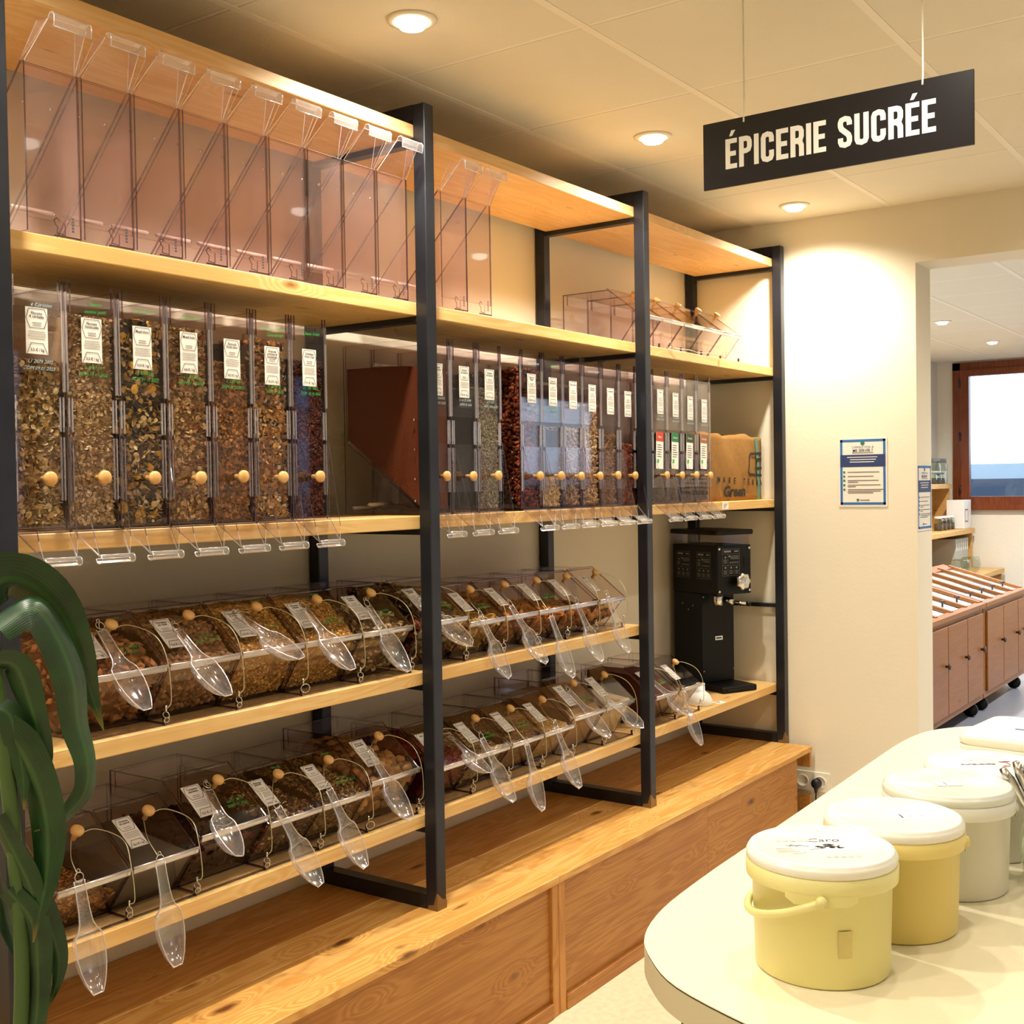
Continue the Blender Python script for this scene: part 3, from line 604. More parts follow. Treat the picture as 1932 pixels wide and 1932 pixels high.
g1 = [  # bay 1
 (G+'of coarse mixed cereal flakes standing against the leftmost black post', 'oat', .33, 'Flocons|4 céréales', '3,5 € / kg', ['', '4 Céréales', 'L1 2079 2002', 'DDM 09.01.2023'], .012, M_WHITEPEN),
 (G+'of small pale oat flakes under green handwriting Flocon', 'oatsm', .425, "Flocons|d'avoine petits", '3,3 € / kg', ['Flocon', 'avoine petit', 'L 9907 19', 'DDM 10.11.2022'], .004, None),
 (G+'of muesli with yellow corn flakes and dark chocolate pieces', 'muesli', .43, 'Muesli choco', '10,0 € / kg', ['Muesli choco', '', 'L1 2076028', 'DDM 01 12 2022'], .0, None),
 (G+'of pale fruit muesli labelled Muesli fruits', 'fruit', .425, 'Muesli fruits', '6,8 € / kg', ['Muesli fruits', '', 'L1 200302', 'DDM 23 12 2022'], .0, None),
 (G+'of fine reddish brown granola labelled Granola fruits secs', 'granola', .36, 'Granola|fruits secs', '16,5 € / kg', ['', '', 'L 2207 281', 'DDM 08.12.2023'], -.004, None),
 (G+'of chunky granola with white coconut slivers and dark bits', 'apple', .42, 'Granola|pommes &|canneberges', '16,2 € / kg', ['Granola Pomme', 'Canneberge', 'L 2207 18', 'DDM 07.2023'], -.01, None),
 (G+'of dark brown chocolate crisps, last one before the gap', 'choco', .385, 'Céréales|choco crisp', '9,7 € / kg', ['Choco Crisp', '', 'L1 100 1002', 'DDM 18.10.2023'], -.006, None)]
for i, (lb, k, tp, ti, pr, hw, dz, hm) in enumerate(g1): gravity_bin(1.2463+.1197*i, lb, k, tp, ti, pr, hw, dz, hm)
g2 = [(G+'of reddish brown linseed, half hidden behind the second post', 'linseed', .405, 'Graines|de lin brun', '5,6 € / kg', ['', '', 'L1 2200310', 'DDM 05.12.23'], True),
      (G+'of black seeds between the linseed and the sunflower seeds', 'black', .30, 'Graines|de sésame', '8,9 € / kg', ['', '', 'L1 et 22 2008', 'DDM 05 2024'], False),
      (G+'of grey-green sunflower seeds', 'sunfl', .36, 'Graines|de tournesol', '4,5 € / kg', ['', '', 'L1 9 2201', 'DDM 30.06.2023'], False)]
for i, (lb, k, tp, ti, pr, hw, sd) in enumerate(g2): gravity_bin(2.451+.120*i, lb, k, tp, ti, pr, hw, -.002, M_WHITEPEN, sd, xsc=.84 if i == 0 else 1)
g3 = [(G+'of dark red pecan halves, first of its group of six', 'pecan', .43, 'Noix de|Pécan', '39,0 € / kg', ['Noix de Pécan', '', 'L1 50013', 'DDM 14.04.2023'], M_WHITEPEN),
      (G+'with only a low layer of pale macadamia nuts', 'macad', .10, 'Noix de|Macadamia', '33,1 € / kg', ['Cacahuète', '', 'L 1 11 prod', 'DDM 2023'], None),
      (G+'of beige cashews beside the pale macadamia nuts', 'cashew', .26, 'Noix de cajou', '21,0 € / kg', ['', '', '', ''], None),
      (G+'of pale blanched almonds with white handwriting', 'almondw', .34, 'Amandes|blanches', '22,0 € / kg', ['Amande blanche', '', '', ''], M_WHITEPEN),
      (G+'of brown almonds filled to half its height', 'almond', .245, 'Amandes', '19,5 € / kg', ['', '', '', ''], None),
      (G+'of reddish hazelnuts standing just before the third post', 'hazel', .215, 'Noisettes', '23,5 € / kg', ['', '', '', ''], None)]
for i, (lb, k, tp, ti, pr, hw, hm) in enumerate(g3): gravity_bin(2.9075+.1178*i, lb, k, tp, ti, pr, hw if any(hw) else None, .0-.004*i, hm, i == 0)
g4 = [('red', '#c8442a', 'PÉROU'), ('green', '#1f7a4a', 'MEXIQUE'), ('dark green', '#2c4a28', 'ÉTHIOPIE'), ('brown', '#a0643a', 'HONDURAS')]
for i, (nm, hx, ti) in enumerate(g4): gravity_bin(3.729+.1192*i, G+'of dark coffee beans with a white card headed '+nm, 'coffee', .165, ti.capitalize(), '24,0 € / kg', ['', '', 'Le 20 2203', 'DDM 03 2023'], .0-.006*i, M_WHITEPEN, i == 0, (hx, ti), .004)

# ------------------------------------------------------------------ empty upturned bins on the shelf above (local: x centred)
TW, TH2, TD = .119, .322, .30
@memo
def t_side():
    mb = MB(); t = .003; mb.prism([(0,.012),(0,TH2),(.004,TH2+.002),(TD,.02),(TD,.012)][:0] or [(0,.004),(0,TH2),(.012,TH2),(TD-.03,.055),(TD-.02,.004)], -t/2, t/2, 0, 1); return mb.mesh('side_plate', AC2(M_ACP))
@memo
def t_plates():
    mb = MB(); w = TW/2-.0035
    mb.box(-w, w, 0, .003, .03, TH2-.002, ms=(1,0,1)); mb.sheet((-w,.012,TH2-.002), (w,.012,TH2-.002), (w,TD-.03,.055), (-w,TD-.03,.055), .003, 0, 1); mb.box(-w, w, TD-.026, TD-.023, .004, .055, ms=(1,0,1))
    return mb.mesh('hopper_plate', AC2(M_ACP))
@memo
def t_flap():
    mb = MB(); w = TW/2-.002; n = .040
    mb.sheet((-w,.0,TH2), (w,.0,TH2), (n,-.055,TH2+.072), (-n,-.055,TH2+.072), .0025, 0, 2)
    for s in (-1, 1):
        k = len(mb.v); a, b, c = Vector((s*w,.012,TH2)), Vector((s*n,-.055,TH2+.070)), Vector((s*n,-.02,TH2+.074)); x = Vector((s*.002,0,0)); mb.v += [tuple(p) for p in (a,b,c,a+x,b+x,c+x)]
        for f, m in (((0,1,2),0),((5,4,3),0),((0,3,4,1),2),((1,4,5,2),2),((2,5,3,0),2)): mb.f.append([k+i for i in f]); mb.m.append(m); mb.sm.append(False)
    return mb.mesh('chute', AC2(M_ACP))
@memo
def t_lip():
    mb = MB(); pr = [(-.055,TH2+.072),(-.061,TH2+.079),(-.069,TH2+.079),(-.074,TH2+.073),(-.074,TH2+.066),(-.072,TH2+.052)]
    for i in range(5):
        (y0,z0),(y1,z1) = pr[i], pr[i+1]; k = len(mb.v); mb.v += [(-.04,y0,z0),(.04,y0,z0),(.04,y1,z1),(-.04,y1,z1)]; mb.f.append([k,k+1,k+2,k+3]); mb.m.append(0); mb.sm.append(True)
    for e in (-.04, .04): mb.tube([(e,y,z) for y, z in pr], .0012, 5, 1)
    mb.tube([(-.04,*pr[-1]),(.04,*pr[-1])], .0012, 5, 1); return mb.mesh('lip', [M_SCOOP, M_EDGEL])
@memo
def t_foot():
    mb = MB()
    mb.strip([(-.045,.032),(-.052,.037),(-.058,.032),(-.055,.024),(-.050,.020),(-.052,.008),(-.034,.006),(-.034,.028)], .0022, M=frame_M((0,-.001,0),(1,0,0),(0,0,1))); mb.strip([(0,.004),(.0,.03)], .002, M=frame_M((0,-.001,0),(1,0,0),(0,0,1)))
    mb.box(-.058,.0,-.003,.0,.001,.004,0); return mb.mesh('hook_foot', [M_EDGE])
@memo
def t_mark():
    mb = MB(); Mk = frame_M((0,-.0012,0),(0,0,1),(-1,0,0))
    for i in range(5): mb.box(.006+.006*i, .010+.006*i, -.002, .003, -.0002, 0, M=Mk)
    return mb.mesh('moulded_mark', [M_INK])
ranks = ['first', 'second', 'third', 'fourth', 'fifth', 'sixth', 'seventh', 'eighth', 'ninth']
tb = [(1.291+.1237*i, 'empty clear bin stored upside down, %s from the left post on the upper shelf' % ranks[i]) for i in range(9)]
tb += [(2.541, 'empty clear bin stored upside down just right of the second post'), (2.655, 'empty clear bin stored upside down, last of the upper row towards the bare wall')]
for x, lb in tb:
    t = thing('upturned_bin', lb, 'food dispenser', (x+.0612, .045, ZS['S4']+.001), group='empty clear bins on the upper shelf')
    for s in (-1, 1): place('side_plate', t_side(), t, (s*(TW/2-.0018), 0, 0))
    place('hopper_plate', t_plates(), t); ch = place('chute', t_flap(), t); place('lip', t_lip(), ch); place('hook_foot', t_foot(), t, (.056, 0, 0)); place('moulded_mark', t_mark(), t, (.04, 0, .008))
    place('spacer_rod', g_rods(), t, (0, TD-.035, .112)); place('spacer_rod', g_rods(), t, (0, TD-.05, .20) if False else (0, .17, .02))
    for s in (-.3, .3): place('bolt', g_bolt(), t, (s*.1, .05, TH2-.06))

# ------------------------------------------------------------------ scoop bins (local: x from 0 to w, y=0 lip plane, z=0 shelf)
SPEC = {'B': (.1965, .127, .235), 's': (.1705, .107, .205)}; SYF, SYT, SYB = .082, .130, .315
@memo
def s_body(k):
    w, hl, zt = SPEC[k]; mb = MB(); t = .003; side = [(SYF,.004),(.0,hl),(SYT,zt),(SYB,zt),(SYB,.004)]
    for x in (0, w-t): mb.prism(side, x, x+t, 0, 1)
    mb.sheet((t,SYF,.004),(w-t,SYF,.004),(w-t,.0,hl),(t,.0,hl), .003, 0, 1); mb.box(t, w-t, SYB-.003, SYB, .004, zt, ms=(1,0,1)); mb.box(t, w-t, SYT, SYB-.003, zt-.003, zt, ms=(1,1,0)); mb.box(0, w, SYF, SYB, 0.0005, .004, ms=(1,1,0))
    mb.box(t, w-t, SYB-.02, SYB-.016, zt-.04, zt-.003, ms=(1,0,1)); return mb.mesh('tray', AC2())
@memo
def s_lid(k):
    w, hl, zt = SPEC[k]; mb = MB(); mb.sheet((.002,-.004,hl-.001),(w-.002,-.004,hl-.001),(w-.002,SYT,zt+.003),(.002,SYT,zt+.003), .003, 0, 1)
    mb.tube([(.002,-.006,hl+.001),(w-.002,-.006,hl+.001)], .0035, 6, 2); mb.tube([(.002,-.004,hl-.009),(w-.002,-.004,hl-.009)], .0018, 5, 2); mb.sheet((.002,-.004,hl-.01),(w-.002,-.004,hl-.01),(w-.002,-.006,hl),(.002,-.006,hl), .001, 2, 2)
    return mb.mesh('lid', AC2())
@memo
def s_foot(k):
    w = SPEC[k][0]; mb = MB(); mb.box(.0, w, .012, SYF-.001, .0008, .0035, ms=(1,1,0)); mb.box(.0, w, .009, .012, .0008, .004, 1); mb.box(w-.004, w-.001, .004, .012, .0008, .018, 1); mb.box(.0,.002,.012,SYF-.001,.0008,.004,1); return mb.mesh('foot_plate', AC2())
def scoop_bin(xl, zs, k, label, kind, zf, title, price, hand=None, side=False, cable=True, T=None, hm=None, group='scoop bins with wooden knobs', slope=.02, open_ring=False):
    w, hl, zt = SPEC[k]; t = thing('scoop_bin', label, 'food bin', (xl, .05, zs), group=group)
    place('tray', s_body(k), t); ld = place('lid', s_lid(k), t); place('foot_plate', s_foot(k), t)
    L = Vector((0, SYT, zt-hl)); n = Vector((0, -(zt-hl), SYT)).normalized(); ll = L.length; e = L/ll
    at = lambda fx, fl, off=0.0: Vector((fx*w, 0, hl))+e*(fl*ll)+n*off
    kp = at(.57, .66, .004); q = Vector((0,0,1)).rotation_difference(n).to_euler(); place('knob', g_knob(), ld, kp, q)
    if title: label_card(t, frame_M(at(.275, .52, .0048), (1,0,0), e), .044*w/.19+.004, .088 if k == 'B' else .082, title, price)
    if hand: handwriting(t, frame_M(at(.70, .36, .0045), (1,0,0), e), hand[-2:], hm, .010, .42*w, 'handwriting')
    if hand and len(hand) > 2: handwriting(t, frame_M(at(.76, .88, .0045), (1,0,0), e), hand[:1], hm, .009, .34*w, 'handwriting')
    if kind not in ('empty', 'filters'):
        yf = lambda z: SYF-SYF*(z-.004)/(hl-.004)+.0045
        poly = [(yf(.009),.009)]; h1 = min(zf, hl-.005); poly.append((yf(h1), h1)); lidy = 0
        if zf > hl: lidy = (zf-hl)/(zt-hl)*SYT+.006; poly.append((lidy, zf-.004))
        zb = min(zf+slope, zt-.012); poly += [(SYB-.024, zb), (SYB-.024, .009)]
        x0, x1 = .0055, w-.0055; ins = FOOD[kind][0]*.6 if FOOD[kind][2] else 0
        cy, cz = sum(p[0] for p in poly)/len(poly), sum(p[1] for p in poly)/len(poly)
        pb = [(y+(cy-y)*min(.3, ins/max(.02, abs(cy-y))) if abs(cy-y) > .001 else y, z+(cz-z)*min(.3, ins/max(.02, abs(cz-z))) if abs(cz-z) > .001 else z) for y, z in poly]
        mb = fill_base(pb, x0+ins, x1-ins, kind)
        for (ya, za), (yb, zb_) in zip(poly[:-2], poly[1:-1]):
            d = Vector((0, yb-ya, zb_-za)); nr = Vector((1,0,0)).cross(d).normalized(); scatter(mb, (x0, ya, za), (x1-x0, 0, 0), d, nr, None, kind, 1.2)
        if side:
            def ins_(p): return p.z < (zf if p.y > .05 else zf) and p.y > yf(min(p.z, hl))-.002 and (p.z < hl or p.y > (p.z-hl)/(zt-hl)*SYT+.004)
            scatter(mb, (x0, .004, .01), (0, SYB-.03, 0), (0, 0, zb-.01), (-1,0,0), ins_, kind)
        mb.obj('filling', fill_mat(kind), t, kind='stuff')
    if kind == 'filters':
        for i in range(7): mb = MB(); mb.box(.03+.016*i, .035+.016*i, SYF-.03, .20, .008, .088); mb.obj('paper_filter', plain_filter, t)
    if cable:
        H = Vector((w-.003, .004, .014)); kb = at(.57, .66, .014); mb = MB()
        bulge = R.uniform(.9, 1.1)
        mb.tube(spline([kb+Vector((.006,0,0)), kb+Vector((.042,-.012,.006*bulge)), kb+Vector((.075,-.055,-.018)), at(.97, .02, .016)+Vector((0,-.004,0)), Vector((w+.002,-.012,hl*.45)), H+Vector((0,-.004,.022))], 5), .0011, 5)
        if T is not None:
            tl = Vector(T)-Vector((xl, .05, zs)); md = (kb+tl)/2+n*.008+Vector((-.014,0,0)); mb.tube(spline([kb+Vector((-.008,0,0)), md, tl+Vector((0,0,.018))], 5), .0009, 5)
        mb.obj('cable', M_CABLE, t); mb = MB(); mb.tube([H+Vector((0,-.004,.030)), H+Vector((0,-.004,.018))], .0022, 6)
        if open_ring: mb.torus(H+Vector((.004,-.006,.006)), (.5,1,.2), .011, .0011)
        else: mb.torus(H+Vector((0,-.004,.010)), (.9,.3,.2), .0075, .001, 12); mb.torus(H+Vector((.002,-.003,-.001)), (.2,1,.2), .006, .001, 12)
        mb.obj('crimp', M_CHROME, t)
    return t
plain_filter = plain('brown_paper', '#c5a877', .8)
S2P = [[[1.482,.119,1.262],[1.492,-.01,1.111]],[[1.658,.098,1.244],[1.663,-.055,1.117]],[[1.846,.112,1.255],[1.872,-.06,1.169]],[[2.051,.108,1.252],[2.065,-.035,1.115]],[[2.264,.092,1.239],[2.301,-.01,1.076]],[[2.463,.079,1.228],[2.607,.015,1.109]],[[2.677,.037,1.173],[2.755,-.005,.994]],[[2.851,.054,1.186],[2.926,-.02,1.015]],[[3.023,.025,1.139],[3.076,-.02,.95]],[[3.174,.025,1.166],[3.224,-.035,.982]],[[3.376,.031,1.168],[3.442,-.01,.982]]]
S1P = [[[1.356,.030,.79],[1.364,-.01,.58]],[[1.543,.025,.775],[1.549,-.015,.571]],[[1.748,.117,.874],[1.696,-.04,.765]],[[1.902,.056,.802],[1.955,-.025,.624]],[[2.076,.059,.805],[2.12,-.015,.618]],[[2.265,.089,.852],[2.299,-.01,.692]],[[2.611,.094,.831],[2.571,-.06,.765]],[[2.714,.068,.812],[2.767,-.005,.631]],[[2.881,.025,.767],[2.909,-.01,.571]],[[3.059,.037,.788],[3.096,-.025,.601]],[[3.248,.107,.866],[3.344,.01,.712]],[[3.395,.043,.814],[3.561,.005,.712]],[[3.773,.088,.827],[3.9,-.01,.694]],[[3.913,.025,.768],[3.937,-.03,.576]]]
B = 'clear scoop bin '
s2 = [(1.3985,'B',B+'of brown square cereal cushions behind the plant leaves','cushion',.185,'Céréales|au chocolat','9,8 € / kg',['Coussins','L1 100702','14.01.2023']),
 (1.5995,'B',B+'of small brown puffed balls beside the cereal cushions','puffs',.20,'Céréales|au miel','9,4 € / kg',['','L1 270922','DDM 21.11.2023']),
 (1.8005,'B',B+'of golden granola labelled Croustilles 3 noix','gold',.215,'Croustilles|3 noix','10,2 € / kg',['Granola','L1 2109','']),
 (2.0005,'B',B+'of golden crunchy clusters with a scoop lying straight down its lid','gold',.21,'Granola|nature','10,2 € / kg',['Nature','L1 297002','DDM 10.11.2023']),
 (2.2005,'B',B+'of pale flat cereal chips, last one left of the second post','chips',.165,'Pétales|avoine','10,8 € / kg',['Pétales','L1 20903','DDM 11.2022']),
 (2.4400,'B',B+'of mixed dark leaves and white slices behind the second post','leafmix',.20,'Mélange|apéritif','14,5 € / kg',['','L1 2031','DDM 04.2023']),
 (2.6480,'s',B+'of yellow banana chips','banana',.12,'Chips de|banane','11,9 € / kg',['','L1 2203','DDM 05.2023']),
 (2.8235,'s',B+'of long orange-brown dried mango strips','mango',.145,'Mangues|séchées','29,0 € / kg',None),
 (2.9985,'s',B+'of dried apricots with an orange tint','apric',.105,'Abricots|secs','17,0 € / kg',['','L1 2201','DDM 09.2023']),
 (3.1740,'s',B+'of dates and dark fruit, second from the end of its row','dates',.09,'Dattes','13,5 € / kg',None),
 (3.3600,'s',B+'with a few brown dried figs, at the far end of its row','figs',.075,'Figues|séchées','18,0 € / kg',None)]
for i, (x, k, lb, kd, zf, ti, pr, hw) in enumerate(s2): scoop_bin(x, ZS['S2'], k, lb, kd, zf, ti, pr, hw, i in (0,), T=S2P[i][0], group='scoop bins on the lower middle shelf', open_ring=i in (2, 7))
s1 = [(1.3220,'s',B+'of a low heap of dark golden granola at the lower left','dgran',.055,None,'',None),
 (1.4965,'s',B+'of fine grey poppy seeds labelled Graines de pavot','poppy',.095,'Graines|de pavot','26,2 € / kg',None),
 (1.6735,'B',B+'of dark dried tomatoes, taller than its lower row neighbours','tomato',.10,'Tomates|séchées','18,5 € / kg',['','Lot n° 2410','DDM 01.2023']),
 (1.8740,'s',B+'of mixed nuts with pale cashews between dried tomatoes and seed mix','nutmix',.125,'Mélange|Mistral','19,9 € / kg',['Mélange','','']),
 (2.0470,'s',B+'of brown salad seed mix labelled Mélange salade','seedmix',.14,'Mélange|salade','12,2 € / kg',['Mélange','L1 0216','DDM 16.01.2023']),
 (2.2210,'B',B+'of whole walnuts in their shells','walnut',.165,'Noix de|Grenoble','8,6 € / kg',None),
 (2.4880,'s',B+'of dark red berries, behind the second post','goji',.13,'Baies','25,0 € / kg',None),
 (2.6640,'s',B+'of curled pale coconut chips','coco',.115,'Coco chips','15,9 € / kg',['','L1 2208','DDM 07.2023']),
 (2.8440,'s',B+'of small brown grains with its scoop hanging below the shelf edge','brownmix',.13,'Riz complet','4,6 € / kg',['','L1 2205','DDM 08.2023']),
 (3.0200,'s',B+'of pale rice grains','rice',.12,'Riz long','3,9 € / kg',None),
 (3.1920,'B',B+'of fine beige cane sugar, left of the cream powder','flour',.15,'Sucre|blond','3,2 € / kg',['','L1 2207','DDM 12.2023']),
 (3.3920,'B',B+'of fine cream coloured powder just before the third post','cream',.135,'Farine','2,9 € / kg',None),
 (3.7450,'s',B+'of reddish brown cocoa powder behind the third post','cocoa',.185,'Cacao','14,9 € / kg',['','L1 2212','DDM 03.2024']),
 (3.9420,'s',B+'holding upright brown paper filters beside the grinder','filters',.0,'Filtres','0,10 €',None)]
for i, (x, k, lb, kd, zf, ti, pr, hw) in enumerate(s1): scoop_bin(x, ZS['S1'], k, lb, kd, zf, ti, pr, hw, i in (2, 5), T=S1P[i][0], group='scoop bins on the lowest shelf', slope=.03, open_ring=i in (4,))
for i in range(5):
    scoop_bin(3.657+.172*i, ZS['S4'], 's', 'empty clear scoop bin with wooden knob, %s on the high shelf' % ['furthest from the end wall', 'second from the left', 'middle of five', 'second from the end wall', 'nearest the end wall'][i], 'empty', 0, None, '', None, cable=False, group='empty scoop bins on the high shelf')
mb = MB(); mb.tube(spline([(3.86,.030,ZS['S4']+.016),(3.90,.028,ZS['S4']+.004),(4.0,.022,ZS['S4']+.006),(4.08,.026,ZS['S4']+.003),(4.2,.024,ZS['S4']+.010),(4.3,.026,ZS['S4']+.005)], 5), .0013, 5)
for c in ((3.855,.033,ZS['S4']+.014),(4.31,.027,ZS['S4']+.014)): mb.torus(c, (.3,1,.3), .012, .0013)
for o in [mb.obj('steel_cable', M_CABLE)]: o.location.z = 0; tag(o, 'loose steel cable with two rings lying before the empty scoop bins', 'cable')

# ------------------------------------------------------------------ scoops
@memo
def scoop_mesh():   # local: handle top at origin, length 1 along -z (scaled later), opening faces -y
    mb = MB(); L = .2
    rows = []                                                   # (z, half width, depth, floor width factor)
    for z, hw, dp in ((0,.0115,.006),(-.02,.0115,.007),(-.055,.0125,.008),(-.075,.015,.009),(-.088,.021,.012),(-.096,.0285,.018),(-.104,.031,.022),(-.13,.032,.025),(-.155,.0285,.023),(-.178,.022,.017),(-.192,.0155,.009),(-.2,.011,.002)): rows.append((z, hw, dp))
    n = 8; vs = []
    for z, hw, dp in rows:
        for k in range(n+1):
            a = math.pi*k/n; x = -hw*math.cos(a); s_ = math.sin(a); x = hw*max(-1, min(1, -math.cos(a)*1.12)); vs.append((x, dp*min(1, s_*1.25), z))
    fs = [(i*(n+1)+k, i*(n+1)+k+1, (i+1)*(n+1)+k+1, (i+1)*(n+1)+k) for i in range(len(rows)-1) for k in range(n)]
    mb.add(vs, fs, 0, True)
    for sgn in (0, n): mb.tube([vs[i*(n+1)+sgn] for i in range(len(rows))], .0012, 5, 1)
    mb.tube([vs[(len(rows)-1)*(n+1)+k] for k in range(n+1)], .0012, 5, 1); mb.tube([vs[k] for k in range(n+1)], .0012, 5, 1); mb.tube([vs[5*(n+1)+k] for k in range(n+1)], .0007, 4, 1)
    return mb.mesh('scoop', [M_SCOOP, M_EDGEL])
@memo
def ring_mesh(): mb = MB(); mb.torus((0,-.002,.008), (0,1,0), .0095, .0010, 16); mb.torus((.001,-.002,.020), (1,.2,0), .004, .0009, 10); return mb.mesh('ring', [M_CHROME])
def scoop(T, P, label, group):
    T, P = Vector(T)+Vector((0,-.008,.003)), Vector(P)+Vector((0,-.010,0)); d = (P-T); L = d.length; z = -d/L; o_ = Vector((0,-1,.55)); y = -(o_-z*o_.dot(z)).normalized(); x = y.cross(z)
    t = thing('scoop', label, 'scoop', T, group=group); t.rotation_euler = Matrix(((x.x,y.x,z.x),(x.y,y.y,z.y),(x.z,y.z,z.z))).to_euler()
    b = place('bowl', scoop_mesh(), t); b.scale = (1.0, 1.0, L/.2); place('ring', ring_mesh(), t); return t
names2 = ['square cereal cushions','brown puffed balls','Croustilles granola','golden clusters','pale cereal chips','dark leaf mix','banana chips','mango strips','dried apricots','dates','dried figs']
for (T, P), nm in zip(S2P, names2): scoop(T, P, 'clear plastic scoop hanging over the bin of '+nm, 'scoops of the lower middle shelf')
names1 = ['low dark granola','grey poppy seeds','dried tomatoes','mixed nuts with cashews','salad seed mix','walnuts','dark red berries','coconut chips','small brown grains','pale rice','beige sugar','cream powder','cocoa powder','paper filters']
for (T, P), nm in zip(S1P, names1): scoop(T, P, 'clear plastic scoop hanging over the bin of '+nm, 'scoops of the lowest shelf')

# ------------------------------------------------------------------ coffee grinder
M_BLACK = plain('grinder_black', '#060709', 0.45, 0.0, spec=0.25); M_LABELGREY = plain('panel_print', '#8d8d8d', 0.5); M_PANELB = plain('panel_foil', '#08090b', 0.4, spec=.25)
gr = thing('coffee_grinder', 'tall black coffee grinder with clear hopper and silver dial on the low shelf', 'coffee grinder', (4.476, .125, ZS['S1']), -math.radians(25.3))
mb = MB(); mb.cbox(0, .183, 0, .325, 0, .026, .004); mb.cbox(.02, .163, -.004, .01, .006, .016, .002); mb.obj('base_plate', M_BLACK, gr)
mb = MB(); mb.cbox(.003, .180, .142, .335, .026, .41, .003); mb.obj('column', M_BLACK, gr)
mb = MB(); mb.cbox(0, .186, .035, .335, .4102, .617, .003); head = mb.obj('head', M_BLACK, gr)
mb = MB(); mb.box(.004, .182, .0335, .035, .414, .613); face = mb.obj('front_plate', M_PANELB, gr)
for x, z in ((.012, .424), (.174, .424), (.012, .603), (.174, .603)): mb = MB(); mb.tube([(x, .0335, z), (x, .030, z)], .0055, 10); mb.obj('screw', M_CHROME, face)
def gpanel(M, parent):
    mb = MB(); mb.box(-.046, .046, -.056, .056, -.0002, 0, 1, M); P = M @ Matrix.Translation((0, 0, .0004))
    mb.strip([(-.046,-.056),(.046,-.056),(.046,.056),(-.046,.056)], .0008, 0, P, True); mb.strip([(-.046,.036),(.046,.036)], .0007, 0, P); mb.strip([(-.046,-.012),(.046,-.012)], .0007, 0, P)
    mb.strip([(-.016,.036),(-.016,-.056)], .0007, 0, P); mb.strip([(.016,-.012),(.016,-.056)], .0007, 0, P)
    mb.box(-.038, .0, .043, .050, 0, .0002, 0, P); mb.box(.018, .040, .044, .049, 0, .0002, 0, P)
    for x, y in ((-.030,.022),(-.008,.026),(-.030,-.022),(0,-.022),(.030,-.022)): mb.box(x-.004, x+.004, y-.004, y+.004, 0, .0002, 0, P)
    for i in range(3): mb.box(-.040, -.022, .010-.006*i, .012-.006*i, 0, .0002, 0, P); mb.box(-.002, .042, .026-.006*i, .028-.006*i, 0, .0002, 0, P)
    for c in (-.031, 0, .031):
        for i in range(3): mb.box(c-.009, c+.009, -.036-.006*i, -.034-.006*i, 0, .0002, 0, P)
    for i in range(5): mb.box(-.006+.01*i, -.002+.01*i, -.004, .003, 0, .0002, 0, P)
    return mb.obj('control_label', [M_LABELGREY, M_PANELB], parent)
gpanel(frame_M((.075, .0328, .545), (1,0,0), (0,0,1)), gr)
for y in (.12, .26): gpanel(frame_M((-.0006, y, .53), (0,-1,0), (0,0,1)), gr)
mb = MB(); mb.box(.145, .170, .0315, .0335, .520, .565); mb.obj('switch', M_BLACK, gr)
mb = MB(); mb.lathe([(.012,0),(.012,.018),(.030,.020)]+[(.034,.024),(.034,.036),(.028,.042),(.004,.043)], 28)
dl = mb.obj('dial', M_CHROME, gr, loc=(.115, .034, .465), rot=(math.pi/2, 0, 0))
for v in dl.data.vertices:
    a = math.atan2(v.co.y, v.co.x); r = math.hypot(v.co.x, v.co.y)
    if r > .025: k = 1+.10*math.cos(7*a); v.co.x *= k; v.co.y *= k
mb = MB(); mb.lathe([(.020,0),(.020,.045),(.016,.048)], 16); mb.obj('spout', M_CHROME, gr, loc=(.05, .09, .362))
mb = MB(); mb.tube([(.085,.09,.385),(.10,.05,.376)], .012, 10, 0); mb.tube([(.10,.05,.376),(.135,.005,.370)], .006, 8, 0); mb.lathe([(.002,-.011),(.009,-.008),(.011,0),(.009,.008),(.002,.011)], 12, 1, Matrix.Translation((.14, 0, .369))); mb.obj('bag_clamp', [M_CHROME, M_BLACK], gr)
mb = MB(); mb.box(.075, .115, .1408, .142, .205, .222); nb = mb.obj('name_badge', M_CHROME, gr); mb = MB(); mb.box(.081, .109, .1403, .1408, .210, .217); mb.obj('print', M_INK, nb)
for x, z in ((.012, .395), (.012, .075), (.172, .075)): mb = MB(); mb.tube([(x, .142, z), (x, .1395, z)], .003, 8); mb.obj('screw', M_CHROME, gr)
for y, z in ((.20, .355), (.27, .36), (.23, .335)): mb = MB(); mb.tube([(.003, y, z), (.0005, y, z)], .003, 8); mb.obj('screw', M_CHROME, gr)
mb = MB()
for b in ((.004, .006, .04, .33), (.18, .182, .04, .33)): mb.box(b[0], b[1], b[2], b[3], .617, .661)
mb.box(.006, .18, .04, .042, .617, .661); mb.box(.006, .18, .328, .33, .617, .661); mb.obj('hopper', M_AC, gr)
mb = MB(); mb.cbox(-.008, .194, .026, .343, .661, .682, .004); mb.obj('hopper_lid', M_BLACK, gr)
gr_fun = thing('white_funnel', 'white plastic funnel standing upside down beside the paper filters', 'funnel', (4.222, .105, ZS['S1']))
mb = MB(); mb.lathe([(.047,0),(.049,.004),(.046,.022),(.036,.042),(.023,.052),(.018,.056),(.017,.084),(.014,.084),(.013,.055)], 28); mb.obj('bowl', plain('white_plastic', '#f4f1e8', .35), gr_fun)
mb = MB(); mb.lathe([(.0135,.080),(.0135,.085),(.0178,.0855),(.018,.081)], 20); mb.obj('rim', plain('white_plastic_rim', '#efeadd', .35), gr_fun)
